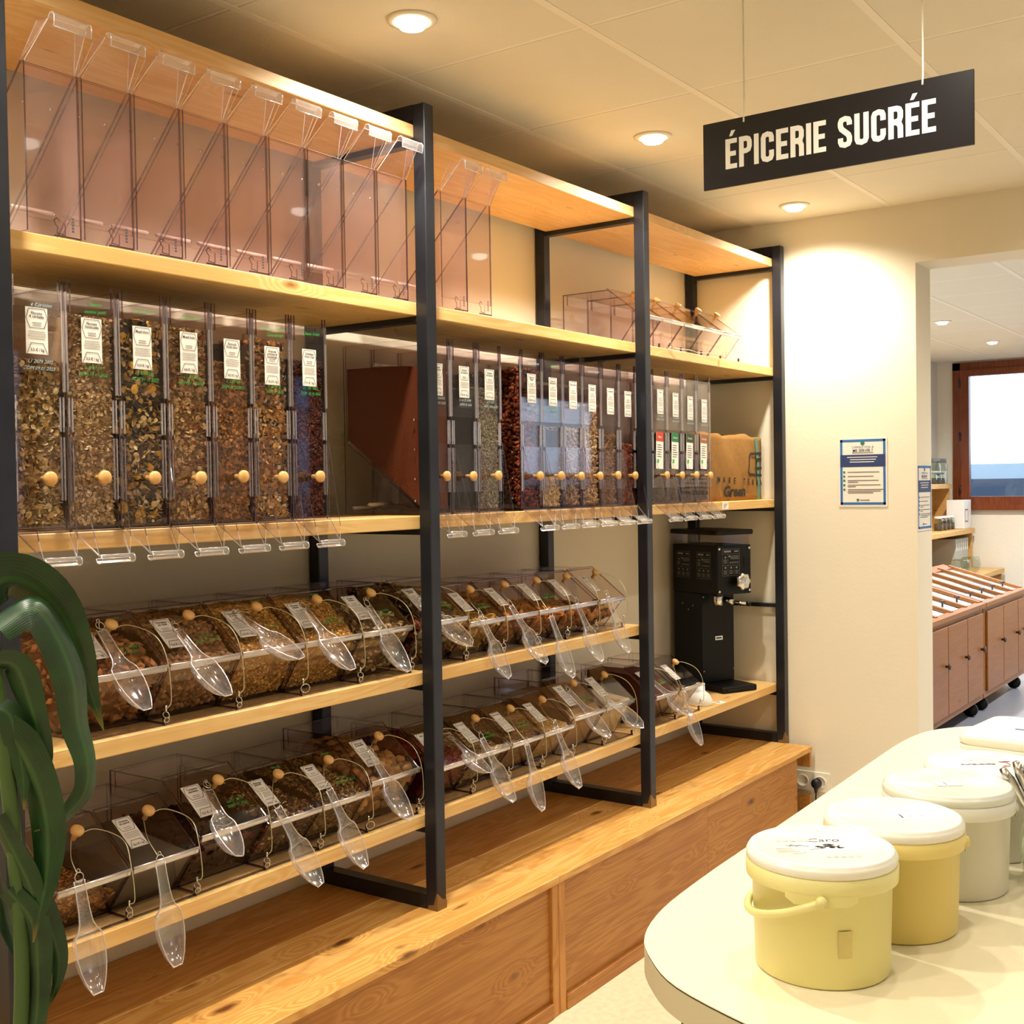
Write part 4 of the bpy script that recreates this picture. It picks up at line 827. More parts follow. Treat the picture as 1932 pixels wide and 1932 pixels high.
def price_card(p, M, label, w=.045, h=.028):
    t = thing('price_card', label, 'price tag', p); mb = MB(); mb.box(-w/2, w/2, -h/2, h/2, -.0008, 0, M=M); mb.obj('card', M_CARD, t)
    mb = MB(); P = M @ Matrix.Translation((0, 0, .0005))
    for i in range(3): mb.box(-.3*w, (.3-.15*i)*w, h*(.25-.25*i), h*(.33-.25*i), 0, .0001, M=P)
    mb.obj('print', M_INK, t)
price_card((4.333, .0397, 1.4535), frame_M((0,0,0), (1,0,0), (0,0,1)), 'small white price card on the shelf edge below the jute sack', .055, .026)
price_card((4.30, .062, ZS['S1']+.0012), frame_M((0,0,0), (.95,-.25,0), (.25,.95,.03)), 'small white card lying flat on the low shelf before the funnel', .05, .035)

# ------------------------------------------------------------------ jute sack
M_JUTE = plain('jute_cloth', '#98703f', 0.95, 0, 0.6, 300, 0.15, 0.1, vscale=40); M_JINK = plain('jute_ink', '#2a2622', 0.9); M_JGREEN = plain('jute_green', '#5f8a78', .9)
sk = thing('jute_sack', 'brown jute coffee sack with stencilled letters on the shelf above the grinder', 'sack', (4.215, .095, ZS['S3']+.001))
SW, SD, SH = .603, .29, .272
mb = MB(); nx, nz = 26, 14
def skp(i, j, side):
    x = SW*i/nx; z = SH*j/nz; bul = .012*math.sin(math.pi*i/nx)*math.sin(math.pi*min(1, j/nz))
    zz = z if j < nz else z+.006*math.sin(x*19)+.004*math.sin(x*47)
    wob = .002*math.sin(x*31+z*23)
    return (x, -bul+wob if side == 0 else SD+bul*.5, max(0.0, zz))
for side in (0, 1):
    vs = [skp(i, j, side) for j in range(nz+1) for i in range(nx+1)]; fs = [(j*(nx+1)+i, j*(nx+1)+i+1, (j+1)*(nx+1)+i+1, (j+1)*(nx+1)+i) for j in range(nz) for i in range(nx)]
    mb.add(vs, fs if side == 0 else [f[::-1] for f in fs], 0, True)
n1 = (nx+1)*(nz+1)
for i in range(nx): a, b = nz*(nx+1)+i, nz*(nx+1)+i+1; mb.f.append([a, b, n1+b, n1+a]); mb.m.append(0); mb.sm.append(True); a, b = i, i+1; mb.f.append([b, a, n1+a, n1+b]); mb.m.append(0); mb.sm.append(True)
for j in range(nz):
    a, b = j*(nx+1), (j+1)*(nx+1); mb.f.append([a, b, n1+b, n1+a]); mb.m.append(0); mb.sm.append(True); a += nx; b += nx; mb.f.append([b, a, n1+a, n1+b]); mb.m.append(0); mb.sm.append(True)
mb.obj('cloth', M_JUTE, sk)
pm = MB()
def sput(fn): b = len(pm.v); fn(); pm.v[b:] = [(x, -.003-.012*math.sin(math.pi*max(0, min(1, x/SW)))*math.sin(math.pi*max(0, min(1, z/SH))), z) for x, y, z in pm.v[b:]]
FM = frame_M((0,0,0), (1,0,0), (0,0,1))
for i, ch in enumerate('MARE TERRA'):
    if ch != ' ': sput(lambda: put_text(pm, ch, min(.155+.049*i, .59), .076-.0018*i, .034, FM, bold=.03))
pm.obj('lettering', M_JINK, sk); pm = MB()
sput(lambda: put_text(pm, 'Green', .315, .017, .062, FM, bold=.035, sx=1.35))
pm.obj('lettering', M_JINK, sk); pm = MB()
sput(lambda: pm.strip([(.60,.20),(.475,.196),(.46,.185),(.447,.118),(.46,.108),(.60,.104)], .011, M=FM)); sput(lambda: pm.strip([(.60,.175),(.54,.17),(.545,.158)], .014, M=FM)); sput(lambda: pm.strip([(.60,.135),(.53,.134),(.535,.142)], .012, M=FM))
pm.obj('emblem', M_JINK, sk); sk.children[-1]['kind'] = 'stuff'
pm = MB(); sput(lambda: pm.strip([(.565,.002),(.567,.06),(.562,.10),(.558,.16),(.552,.21),(.545,.265)], .032, M=FM)); pm.v = [(x, y+.0008, z) for x, y, z in pm.v]; pm.obj('green_stripe', M_JGREEN, sk)

# ------------------------------------------------------------------ hanging sign
M_SIGN = plain('sign_black', '#17161c', 0.32, spec=0.5); M_LET = plain('sign_white', '#fbf8ee', 0.9, spec=0.0); M_CORD = plain('white_cord', '#fbf6e6', 0.8)
sg = thing('hanging_sign', 'black hanging sign with white letters reading ÉPICERIE SUCRÉE', 'sign', (2.5, -1.0725, 2.224))
mb = MB(); mb.cbox(-.003, .003, -.3005, .3005, 0, .152, .0008); mb.obj('board', M_SIGN, sg)
LT = {'E': .42, 'I': .17, 'P': .46, 'R': .46, 'C': .46, 'S': .46, 'U': .46}
BOWL = [(.17,.915),(.26,.915),(.34,.88),(.375,.80),(.375,.64),(.34,.545),(.26,.51),(.17,.51)]
def letter(mb, ch, M):
    if ch in 'EÉ':
        for b in ((0,.17,0,1),(.17,.42,0,.16),(.17,.38,.42,.58),(.17,.42,.84,1)): mb.box(*b, 0, .006, 0, M)
        if ch == 'É': mb.add([(.14,1.08,.006),(.25,1.08,.006),(.37,1.27,.006),(.22,1.27,.006)], [(0,1,2,3)], 0, M=M)
    elif ch == 'I': mb.box(0,.17,0,1,0,.006,0,M)
    elif ch in 'PR':
        mb.box(0,.17,0,1,0,.006,0,M); mb.strip(BOWL, .17, 0, M @ Matrix.Translation((0,0,.006)))
        if ch == 'R': mb.strip([(.17,.50),(.26,.49),(.335,.44),(.375,.34),(.375,.0)], .17, 0, M @ Matrix.Translation((0,0,.0062)))
    else:
        pt = {'C': [(.375,.64),(.375,.80),(.34,.88),(.23,.915),(.12,.88),(.085,.80),(.085,.20),(.12,.12),(.23,.085),(.34,.12),(.375,.20),(.375,.38)],
              'S': [(.375,.70),(.375,.80),(.34,.88),(.23,.915),(.12,.88),(.085,.80),(.085,.70),(.12,.60),(.34,.40),(.375,.31),(.375,.20),(.34,.12),(.23,.085),(.12,.12),(.085,.20),(.085,.32)],
              'U': [(.085,1),(.085,.20),(.12,.12),(.23,.085),(.34,.12),(.375,.20),(.375,1)]}[ch]
        mb.strip(pt, .17, 0, M @ Matrix.Translation((0,0,.006)))
word = 'ÉPICERIE SUCRÉE'; wtot = sum(LT.get(c.replace('É','E'), .24)+.075 for c in word)-.075; CAP = .068; sx_ = .47/(wtot*CAP)
x = 0; mb = MB()
for c in word:
    if c != ' ': letter(mb, c, frame_M((-.0034, .2445-x*CAP*sx_, .040), (0,-1,0), (0,0,1)) @ Matrix.Diagonal((CAP*sx_, CAP, .02, 1)))
    x += LT.get(c.replace('É','E'), .24)+.075
mb.obj('lettering', M_LET, sg)
for y in (.199, -.199): mb = MB(); mb.tube([(-.004,y,.140),(-.0025,y,.150),(0,y,.165),(0,y,ZC-2.224)], .0021, 6); mb.torus((0,y,.146), (1,0,0), .004, .0012, 10); mb.obj('cord', M_CORD, sg)

# ------------------------------------------------------------------ notices
M_BLUE = plain('poster_blue', '#2f6fae', .5); M_NAVY = plain('poster_navy', '#2c3f6e', .5); M_TEAL = plain('poster_teal', '#2e7a6a', .5); M_PAPER = plain('poster_paper', '#f1e7da', .35)
def notice(M, label):
    w, h = .206, .292; t = thing('wall_notice', label, 'poster', M.translation); M = M.copy(); M.translation = (0, 0, 0)
    mb = MB(); mb.box(-w/2, w/2, -h/2, h/2, 0, .0010, 0, M); mb.obj('sheet', M_PAPER, t)
    mb = MB(); P = M @ Matrix.Translation((0, 0, .0014)); a, b = .096, .137
    for r in ((-a,a,b-.010,b,0),(-a,a,-b,-b+.010,0),(-a,-a+.010,-b,b,0),(a-.010,a,-b,b,0),(-a,a,.022,.073,1)): mb.box(r[0], r[1], r[2], r[3], 0, .0002 if r[4] == 0 else .0004, r[4], P)
    mb.disc((0, .121, .0005), .009, .009, 18, 2, P)
    put_text(mb, 'COMMENT DOIS- JE', 0, .101, .0115, P @ Matrix.Translation((0,0,.0006)), 1, maxw=.094); put_text(mb, 'ME SERVIR ?', 0, .085, .0165, P @ Matrix.Translation((0,0,.0006)), 1, bold=.015, maxw=.094); mb.box(-.045, .045, .0805, .082, 0, .0006, 2, P)
    for i, (q, l) in enumerate(((.066,.062),(.053,.056),(.055,.048))): mb.box(-q, l, .061-.010*i, .064-.010*i, 0, .0006, 3, P)
    y = .0
    for i, ln in enumerate(((.07,), (.045,), (.066, -.02), (.074, -.03), (.086, .075, .044))):
        mb.disc((-.079, y, .0006), .005, .005, 12, 2, P)
        for k, e in enumerate(ln): mb.box(-.064, e, y-.001-.007*k, y+.0012-.007*k, 0, .0006, 4, P)
        y -= .0175 if len(ln) == 1 else .019
    mb.add([(-.027,-.112,.0006),(-.015,-.112,.0006),(-.018,-.123,.0006),(-.026,-.122,.0006)], [(3,2,1,0)], 2, M=P); mb.box(-.012, .028, -.119, -.1165, 0, .0006, 4, P)
    mb.obj('print', [M_BLUE, M_NAVY, M_TEAL, M_PAPER, M_INK], t); return t
notice(frame_M((4.8685, -.337, 1.5825), (0,-1,0), (0,0,1)), 'white notice with blue border on the end wall asking ME SERVIR')
notice(frame_M((4.966, -.5615, 1.474), (1,0,0), (0,0,1)) @ Matrix.Diagonal((.95, .95, 1, 1)), 'blue bordered notice on the narrow side of the doorway wall')

# ------------------------------------------------------------------ wall socket and plug
M_SOCK = plain('socket_white', '#efe8d8', .4)
so = thing('wall_socket', 'white double wall socket at the end of the plinth', 'socket', (4.87, -.100, .250))
mb = MB(); mb.cbox(-.010, -.0005, -.084, .075, -.043, .043, .002); mb.obj('plate', M_SOCK, so)
for y in (-.042, .036): mb = MB(); mb.lathe([(.026,0),(.028,.003),(.026,.005),(.022,.003),(.022,.001),(.002,.001)], 24, M=frame_M((-.010,y,0), (0,1,0), (0,0,1)) @ Matrix.Rotation(math.pi, 4, 'X')); mb.obj('outlet', M_SOCK, so)
pl = thing('black_plug', 'black plug with cord in the white wall socket', 'plug', (4.855, -.131, .247))
mb = MB(); mb.lathe([(.021,0),(.021,.020),(.017,.026),(.003,.027)], 20, M=frame_M((0,0,0), (0,1,0), (0,0,1)) @ Matrix.Rotation(math.pi, 4, 'X')); mb.tube([(-.016,0,-.008),(-.016,0,-.04)], [.011,.006], 8); mb.obj('plug_body', plain('plug_black', '#15151a', .4), pl)
mb = MB(); mb.tube(spline([(-.016,0,-.038),(-.016,0,-.09),(-.010,-.004,-.15),(-.008,-.02,-.21),(-.03,-.10,-.25)], 6), .0035, 6); mb.obj('cord', plain('cord_black', '#141416', .5), pl)

# ------------------------------------------------------------------ table
M_TTOP = plain('cream_laminate', '#f3e8c6', 0.28, spec=0.45); M_TEDGE = plain('cream_edge_band', '#cfc6a4', 0.45); M_DARKLINE = plain('brown_seam', '#3a2a1c', .6); M_LEG = wood('table_leg', '#8a4a26', '#6d3418', '#3a1c0c', axis=2, knot=0.0)
TZ = .76; tcx, tcy, ta, tbb = 2.815, -1.345, 1.262, .522
PLAN = [(1.560,-1.345),(1.573,-1.271),(1.63,-1.13),(1.70,-1.048),(1.785,-.988),(1.921,-.952),(2.118,-.937),(2.342,-.930),(2.675,-.921),(2.921,-.914),(3.2,-.905),(3.45,-.898),(3.62,-.902),(3.746,-.925),(3.846,-.985),(3.93,-1.08),(3.985,-1.21),(4.0,-1.345)]
def outline(k=1.0):
    h = [(p.x, p.y) for p in spline([(x, y, 0) for x, y in PLAN], 4)]; o = h+[(x, -2.69-y) for x, y in h[-2:0:-1]]
    return [((x-tcx)*(1+k), (y-tcy)*(1+k)) for x, y in o][::-1]
tt = thing('display_table', 'long cream table with rounded ends carrying the buckets', 'table', (tcx, tcy, 0))
def slab(nm, m, z0, z1, k, hole=False):
    mb = MB(); o = outline(k); n = len(o); vs = [(x, y, z0) for x, y in o]+[(x, y, z1) for x, y in o]; fs = [(i, (i+1) % n, n+(i+1) % n, n+i) for i in range(n)]
    mb.add(vs, fs, 0, True); mb.add(vs[n:], [tuple(range(n))]); mb.add(vs[:n], [tuple(range(n-1,-1,-1))]); return mb.obj(nm, m, tt)
slab('tabletop', M_TTOP, TZ-.0016, TZ, 0); slab('seam', M_DARKLINE, TZ-.0042, TZ-.0017, -.0004); slab('edge_band', M_TEDGE, TZ-.052, TZ-.0043, .0)
for x in (-1.12, .95):
    for y in (-.28, .19): mb = MB(); mb.cbox(x-.035, x+.035, y-.035, y+.035, 0, TZ-.052, .004); mb.obj('leg', M_LEG, tt)

# ------------------------------------------------------------------ buckets
M_YEL = plain('yellow_bucket_plastic', '#eee49a', 0.35, var=.03, vscale=6); M_YEL2 = plain('deep_yellow_bucket_plastic', '#ecd680', 0.35, var=.04, vscale=6); M_WB = plain('white_bucket_plastic', '#e4e2d2', 0.35); M_LID = plain('white_lid_plastic', '#f7f3e4', 0.3); M_CLRLID = plain('milky_lid_plastic', '#e3e6da', 0.25)
def bucket(x, y, rb, rt_, h, m, lidm, label, handle, z=TZ, back=False):
    t = thing('lidded_bucket', label, 'bucket', (x, y, z), group='lidded buckets on the cream table'); q = h-.048
    mb = MB(); mb.lathe([(rb-.004,0),(rb,.004),(rt_-.008,q),(rt_+.001,q+.001),(rt_+.0015,q+.003),(rt_+.002,q+.026),(rt_-.004,q+.028)], 56); mb.obj('body', m, t)
    mb = MB(); mb.lathe([(rt_-.001,q+.027),(rt_+.001,q+.030),(rt_+.001,h-.010),(rt_-.001,h-.006),(rt_-.003,h-.005),(rt_-.0035,h-.002),(rt_-.008,h),(rt_-.013,h-.001),(rt_-.016,h-.005),(.002,h-.005)], 56); ld = mb.obj('lid', lidm, t)
    cdir = Vector((CAM.x-x, CAM.y-y, 0)).normalized() if handle is None else Vector((math.cos(handle), math.sin(handle), 0)); ldir = Vector((-cdir.y, cdir.x, 0))
    if ldir.dot(Vector((.816, .578, 0)) if back else Vector((-.578, .816, 0))) < 0: ldir = -ldir
    Rh = rt_+.008; zp = q-.004; pts = []
    for i in range(25):
        a = math.pi*i/24; s_ = math.sin(a); pts.append(cdir*(Rh*math.cos(a))+ldir*(Rh*1.02*s_*math.cos(.42))+Vector((0,0,zp-Rh*s_*math.sin(.42))))
    mb = MB(); mb.tube(pts, .0068, 8)
    for s_ in (1, -1): mb.tube([cdir*(s_*(rt_+.001))+Vector((0,0,zp)), cdir*(s_*(rt_+.014))+Vector((0,0,zp))], .0095, 14)
    mb.obj('handle', m, t)
    for s_ in (1, -1):
        mb = MB(); b0 = math.atan2(s_*cdir.y, s_*cdir.x); seg = []
        for i in range(9):
            a = b0+(i/8-.5)*.95; z0 = q-.013 if 0 < i < 8 else q-.005; seg += [((rt_+.0012)*math.cos(a), (rt_+.0012)*math.sin(a), z0), ((rt_+.0018)*math.cos(a), (rt_+.0018)*math.sin(a), q+.004)]
        mb.add(seg, [(2*i, 2*i+2, 2*i+3, 2*i+1) for i in range(8)], 0, True); mb.obj('handle_lug', m, t)
    return t, ld
TXm = lambda h, ox=0, oy=0: frame_M((ox, oy, h-.0045), (.578,-.816,0), (.816,.578,0))
M_LINK = plain('lid_ink', '#4a4650', .6); M_FAINT = plain('faint_lid_print', '#cfc8b8', .6); M_RED = plain('red_print', '#a8403a', .6)
b1, l1 = bucket(1.838, -1.288, .107, .119, .196, M_YEL, M_LID, 'nearest pale yellow bucket with its handle hanging left and marked lid', None)
mb = MB(); P = TXm(.196)
put_text(mb, 'Caro', .012, .030, .026, P, 0, shear=.2); 
for i in range(26):
    a = R.uniform(-.01, .032); b = R.gauss(.004, .006); mb.disc((a+.004, b, 0), R.uniform(.002,.006), R.uniform(.0015,.004), 7, 0, P)
mb.strip([(-.055,.012),(-.03,.012),(-.018,.006)], .0016, 0, P); mb.strip([(-.05,.006),(-.046,.016),(-.038,.008),(-.03,.015)], .0012, 0, P); mb.strip([(-.02,-.010),(.006,-.004)], .0015, 0, P); mb.strip([(-.055,-.032),(-.030,-.025)], .001, 0, P)
for i in range(5): mb.box(-.065+.012*i, -.057+.012*i, .034, .042+.004*R.random(), 0, .0001, 1, P); mb.box(-.005+.012*i, .003+.012*i, -.052, -.044, 0, .0001, 1, P)
for i in range(3): mb.box(-.075, -.048+.004*i, -.004-.008*i, -.002-.008*i, 0, .0001, 1, P)
mb.obj('lid_print', [M_LINK, M_FAINT], l1)
cv = Vector((CAM.x-1.838, CAM.y+1.288, 0)).normalized(); ang = math.atan2(cv.y, cv.x)+.32
mb = MB(); seg = []
for i in range(5):
    a = ang+(i/4-.5)*.19
    for z in (.052, .095): rr = .107+.004*(z/.148)*2+.0012+(.119-.008-.107)*(z/.148)-.004*(z/.148)*2; seg.append((rr*math.cos(a), rr*math.sin(a), z))
mb.add(seg, [(2*i, 2*i+2, 2*i+3, 2*i+1) for i in range(4)], 0, True); mb.obj('tape_patch', plain('old_tape', '#d3c277', .4, var=.1, vscale=60), b1)
b2, l2 = bucket(2.079, -1.330, .107, .119, .196, M_YEL2, M_LID, 'deeper yellow bucket with plain white lid behind the nearest bucket', -.955, back=True)
mb = MB(); P = TXm(.196); 
for i in range(4): mb.box(.012, .015, -.012+.006*i, -.008+.006*i, 0, .0001, 0, P)
for a in (.03, .05): mb.disc((a, 0, 0), .003, .003, 8, 1, P)
mb.obj('lid_print', [M_LINK, M_FAINT], l2)
b3, l3 = bucket(2.340, -1.354, .108, .121, .200, M_WB, M_CLRLID, 'white bucket with a milky lid and small paper tag on top', -.955, back=True)
mb = MB(); P = TXm(.2, .0, .0); mb.box(-.024, .024, -.016, .018, 0, .0006, 0, P); mb.box(-.006, -.004, -.010, .012, .0006, .0008, 1, P); mb.obj('paper_tag', [M_CARD, M_INK], l3)
b4, l4 = bucket(2.606, -1.358, .108, .121, .185, M_WB, M_LID, 'white bucket with a red and black printed lid behind the milky one', -.955, back=True)
mb = MB(); P = TXm(.185)
for i in range(9): mb.disc((-.045+.008*i, .0+R.uniform(-.003, .003), 0), .005, R.uniform(.002, .006), 7, 0, P)
for a, b in ((.045, .016), (.040, -.02), (.055, .018)): mb.disc((a, b, 0), .009, .005, 8, 1, P)
for i in range(6): mb.box(-.03+.014*i, -.024+.014*i, .035, .041, 0, .0001, 2, P)
mb.box(.05, .053, -.012, .010, 0, .0001, 0, P); mb.box(.075, .078, -.010, .010, 0, .0001, 0, P); mb.obj('lid_print', [M_LINK, M_RED, M_FAINT], l4)
tb_ = thing('rectangular_tub', 'white rectangular plastic tub with ridged lid at the far end of the table', 'tub', (3.06, -1.435, TZ), math.radians(84))
def rrect(w, d, r, n=6):
    o = []
    for cx, cy, a0 in ((w-r, d-r, 0), (-w+r, d-r, 90), (-w+r, -d+r, 180), (w-r, -d+r, 270)):
        for i in range(n+1): a = math.radians(a0+90*i/n); o.append((cx+r*math.cos(a), cy+r*math.sin(a)))
    return o
def loft(mb, prof, mi=0):
    rings = [[(x, y, z) for x, y in rrect(w, d, r)] for w, d, r, z in prof]; n = len(rings[0]); vs = sum(rings, [])
    fs = [(i*n+k, i*n+(k+1) % n, (i+1)*n+(k+1) % n, (i+1)*n+k) for i in range(len(prof)-1) for k in range(n)]+[tuple(range(n-1,-1,-1)), tuple(range((len(prof)-1)*n, len(prof)*n))]
    mb.add(vs, fs, mi, True)
mb = MB(); loft(mb, [(.185,.125,.03,0),(.20,.135,.035,.135)]); mb.obj('body', M_WB, tb_)
mb = MB(); loft(mb, [(.205,.14,.038,.130),(.211,.146,.04,.133),(.211,.146,.04,.143),(.207,.142,.04,.146),(.211,.146,.04,.149),(.211,.146,.04,.163),(.206,.141,.038,.170),(.198,.133,.034,.1705),(.190,.125,.03,.165),(.185,.120,.03,.165)]); tl_ = mb.obj('lid', M_LID, tb_)
mb = MB()
for i in range(12): mb.disc((R.gauss(-.02, .03), R.gauss(-.02, .008), .1654), .008, .004, 7)
mb.box(.03, .12, -.02, -.008, .165, .1654); mb.obj('lid_print', plain('blue_lid_print', '#4a5a86', .6), tl_)
# glass jar with spoons
jr = thing('glass_jar', 'glass jar holding metal spoons beside the white bucket', 'jar', (2.472, -1.518, TZ))
mb = MB(); mb.lathe([(.045,0),(.052,.004),(.060,.03),(.062,.07),(.056,.11),(.044,.14),(.043,.165),(.046,.168)], 32); mb.obj('glass_wall', M_GLASS, jr)
mb = MB(); mb.torus((0, 0, .168), (0, 0, 1), .045, .002, 28, 6); mb.obj('rim', M_GLASS, jr)
for i, (dx, dy, a) in enumerate(((-.055,.080,.214), (-.045,.058,.228), (-.052,.036,.226), (-.03,.02,.222), (-.02,-.01,.232))):
    s_ = thing('spoon', ['metal spoon leaning furthest left in the glass jar', 'metal spoon second from left in the glass jar', 'metal spoon leaning over the jar rim towards the tub', 'metal spoon in the middle of the glass jar', 'metal spoon at the right of the glass jar'][i], 'spoon', (2.472, -1.518, TZ+.006), group='spoons in the glass jar')
    mb = MB(); top = Vector((dx, dy, a)); bot = Vector((-dx*.25, -dy*.25, .0)); pts = [bot.lerp(top, k/10) for k in range(11)]
    mb.tube(pts, [.003]*6+[.0045,.007,.0095,.0115,.007], 8); mb.obj('handle', M_CHROME, s_)
    mb = MB(); mb.lathe([(.002,-.022),(.010,-.016),(.014,0),(.009,.016),(.003,.022)], 10, M=Matrix.Translation(bot+Vector((0,0,.025)))); mb.obj('bowl', M_CHROME, s_)

# ------------------------------------------------------------------ plant
m_leaf, nt, out = mat('leaf_green'); b = N(nt, 'ShaderNodeBsdfPrincipled', Roughness=0.42); nt.links.new(b.outputs[0], out.inputs[0])
tc = N(nt, 'ShaderNodeTexCoord'); no = N(nt, 'ShaderNodeTexNoise', Scale=16.0, Detail=4.0); at = N(nt, 'ShaderNodeAttribute', attribute_name='Col'); sp = N(nt, 'ShaderNodeSeparateColor')
nt.links.new(tc.outputs['Object'], no.inputs['Vector']); nt.links.new(at.outputs['Color'], sp.inputs[0])
v1 = N(nt, 'ShaderNodeMath', operation='MULTIPLY'); v1.inputs[1].default_value = 95.0; v2 = N(nt, 'ShaderNodeMath', operation='SINE'); v3 = N(nt, 'ShaderNodeMath', operation='MULTIPLY_ADD'); v3.inputs[1].default_value = 0.06
nt.links.new(sp.outputs[0], v1.inputs[0]); nt.links.new(v1.outputs[0], v2.inputs[0]); nt.links.new(v2.outputs[0], v3.inputs[0]); nt.links.new(no.outputs[0], v3.inputs[2])
cr = N(nt, 'ShaderNodeValToRGB'); cr.color_ramp.elements[0].color = rgba('#0a260d'); cr.color_ramp.elements[0].position = .3; cr.color_ramp.elements[1].color = rgba('#1e4a1a'); cr.color_ramp.elements[1].position = .78; nt.links.new(v3.outputs[0], cr.inputs[0])
mr = N(nt, 'ShaderNodeMath', operation='SUBTRACT'); mr.inputs[1].default_value = 0.5; ma_ = N(nt, 'ShaderNodeMath', operation='ABSOLUTE'); nt.links.new(sp.outputs[0], mr.inputs[0]); nt.links.new(mr.outputs[0], ma_.inputs[0])
mg_ = N(nt, 'ShaderNodeMapRange'); mg_.inputs['From Min'].default_value = 0.02; mg_.inputs['From Max'].default_value = 0.09; mg_.inputs['To Min'].default_value = .28; mg_.inputs['To Max'].default_value = 0.0; nt.links.new(ma_.outputs[0], mg_.inputs['Value'])
x1 = N(nt, 'ShaderNodeMix', data_type='RGBA'); x1.inputs['B'].default_value = rgba('#4a7a34'); nt.links.new(mg_.outputs[0], x1.inputs['Factor']); nt.links.new(cr.outputs[0], x1.inputs['A'])
tp = N(nt, 'ShaderNodeMapRange'); tp.inputs['From Min'].default_value = 0.90; tp.inputs['From Max'].default_value = 1.0; tp.inputs['To Max'].default_value = .8; nt.links.new(sp.outputs[1], tp.inputs['Value'])
x2 = N(nt, 'ShaderNodeMix', data_type='RGBA'); x2.inputs['B'].default_value = rgba('#8a7a30'); nt.links.new(tp.outputs[0], x2.inputs['Factor']); nt.links.new(x1.outputs['Result'], x2.inputs['A']); nt.links.new(x2.outputs['Result'], b.inputs['Base Color'])
bp = N(nt, 'ShaderNodeBump', Strength=.10, Distance=.001); nt.links.new(v2.outputs[0], bp.inputs['Height']); nt.links.new(bp.outputs[0], b.inputs['Normal'])
M_STEM = plain('stem_green', '#3f5a26', .6, var=.2)
pt_ = thing('corn_plant', 'tall green plant with drooping strap leaves at the left edge', 'plant', (.93, -.42, 0))
O = Vector((.93, -.42, 0)); VD = Vector((.55, .83, 0))
LEAVES = [  # centre line points, half width, twist
 ([(.925,-.40,1.40),(.955,-.41,1.425),(.991,-.42,1.414),(1.029,-.43,1.372),(1.058,-.43,1.310),(1.084,-.42,1.246),(1.106,-.42,1.180)], .034, .15),
 ([(.925,-.44,1.36),(.965,-.46,1.385),(1.000,-.46,1.345),(1.028,-.46,1.275),(1.042,-.45,1.204),(1.056,-.45,1.150),(1.052,-.45,1.104),(1.028,-.44,1.073),(.998,-.44,1.061),(.972,-.44,1.060)], .027, -.5),
 ([(.92,-.43,1.31),(.942,-.45,1.305),(.962,-.45,1.255),(.976,-.45,1.205),(.988,-.45,1.165),(.985,-.45,1.133)], .020, .4),
 ([(.925,-.42,1.23),(.948,-.44,1.190),(.972,-.45,1.130),(.986,-.45,1.062),(.984,-.45,.998),(.973,-.45,.950),(.966,-.44,.900)], .027, .2),
 ([(.955,-.42,.99),(.980,-.44,.948),(.994,-.44,.912),(1.006,-.44,.868),(1.004,-.44,.832),(.992,-.43,.790)], .017, -.2),
 ([(.925,-.42,1.09),(.945,-.43,1.035),(.962,-.44,.985),(.974,-.44,.935),(.974,-.44,.880),(.968,-.43,.815)], .016, .5),
 ([(.92,-.43,1.25),(.938,-.44,1.235),(.950,-.44,1.190),(.957,-.44,1.140),(.957,-.44,1.095)], .017, -.3),
 ([(.94,-.42,.98),(.965,-.44,.93),(.972,-.44,.86),(.968,-.44,.79),(.960,-.43,.73),(.955,-.43,.68)], .018, .1),
 ([(.93,-.41,1.0),(.945,-.40,.96),(.960,-.40,.90),(.985,-.41,.84),(.990,-.41,.79),(.975,-.41,.74)], .013, -.6)]
for pts, hw, tw in LEAVES:
    P = spline([Vector(p)-O for p in pts], 4); n = len(P); mb = MB(); mb.c = []; vs = []
    for i, p in enumerate(P):
        mb.c += [(k/4, i/(n-1), 0, 1) for k in range(5)]; t = (P[min(i+1, n-1)]-P[max(i-1, 0)]).normalized(); s_ = i/(n-1); w = hw*1.12*min(1, .7+s_*1.8)*max(0, 1-((s_-.25)/.75 if s_ > .25 else 0)**1.5)+.0008
        side = t.cross(VD).normalized(); side = Matrix.Rotation(tw+.3*math.sin(s_*3+tw*5), 3, t) @ side; nn = side.cross(t).normalized(); wv = .0025*math.sin(s_*17+hw*300)
        vs += [p-side*w+nn*(w*.28+wv), p-side*w*.5+nn*(w*.10), p, p+side*w*.5+nn*(w*.10), p+side*w+nn*(w*.28-wv)]
    fs = [(i*5+k, i*5+k+1, (i+1)*5+k+1, (i+1)*5+k) for i in range(n-1) for k in range(4)]
    mb.add(vs, fs, 0, True); mb.obj('leaf', m_leaf, pt_)
mb = MB(); mb.tube(spline([(.0,0,.26),(.012,.0,.6),(.03,.0,.85),(.022,.0,1.05),(.005,.0,1.25),(-.005,.01,1.42)], 6), .011, 10); mb.obj('trunk', M_STEM, pt_)
mb = MB(); mb.lathe([(.11,0),(.14,.28),(.148,.28),(.148,.30),(.132,.30),(.128,.27)], 32); mb.obj('pot', plain('plant_pot', '#6b5a4a', .7), pt_)
mb = MB(); mb.disc((0,0,.272), .127, .127, 28); mb.obj('soil', plain('soil', '#2a1f16', .95, bump=.6, bscale=40), pt_)

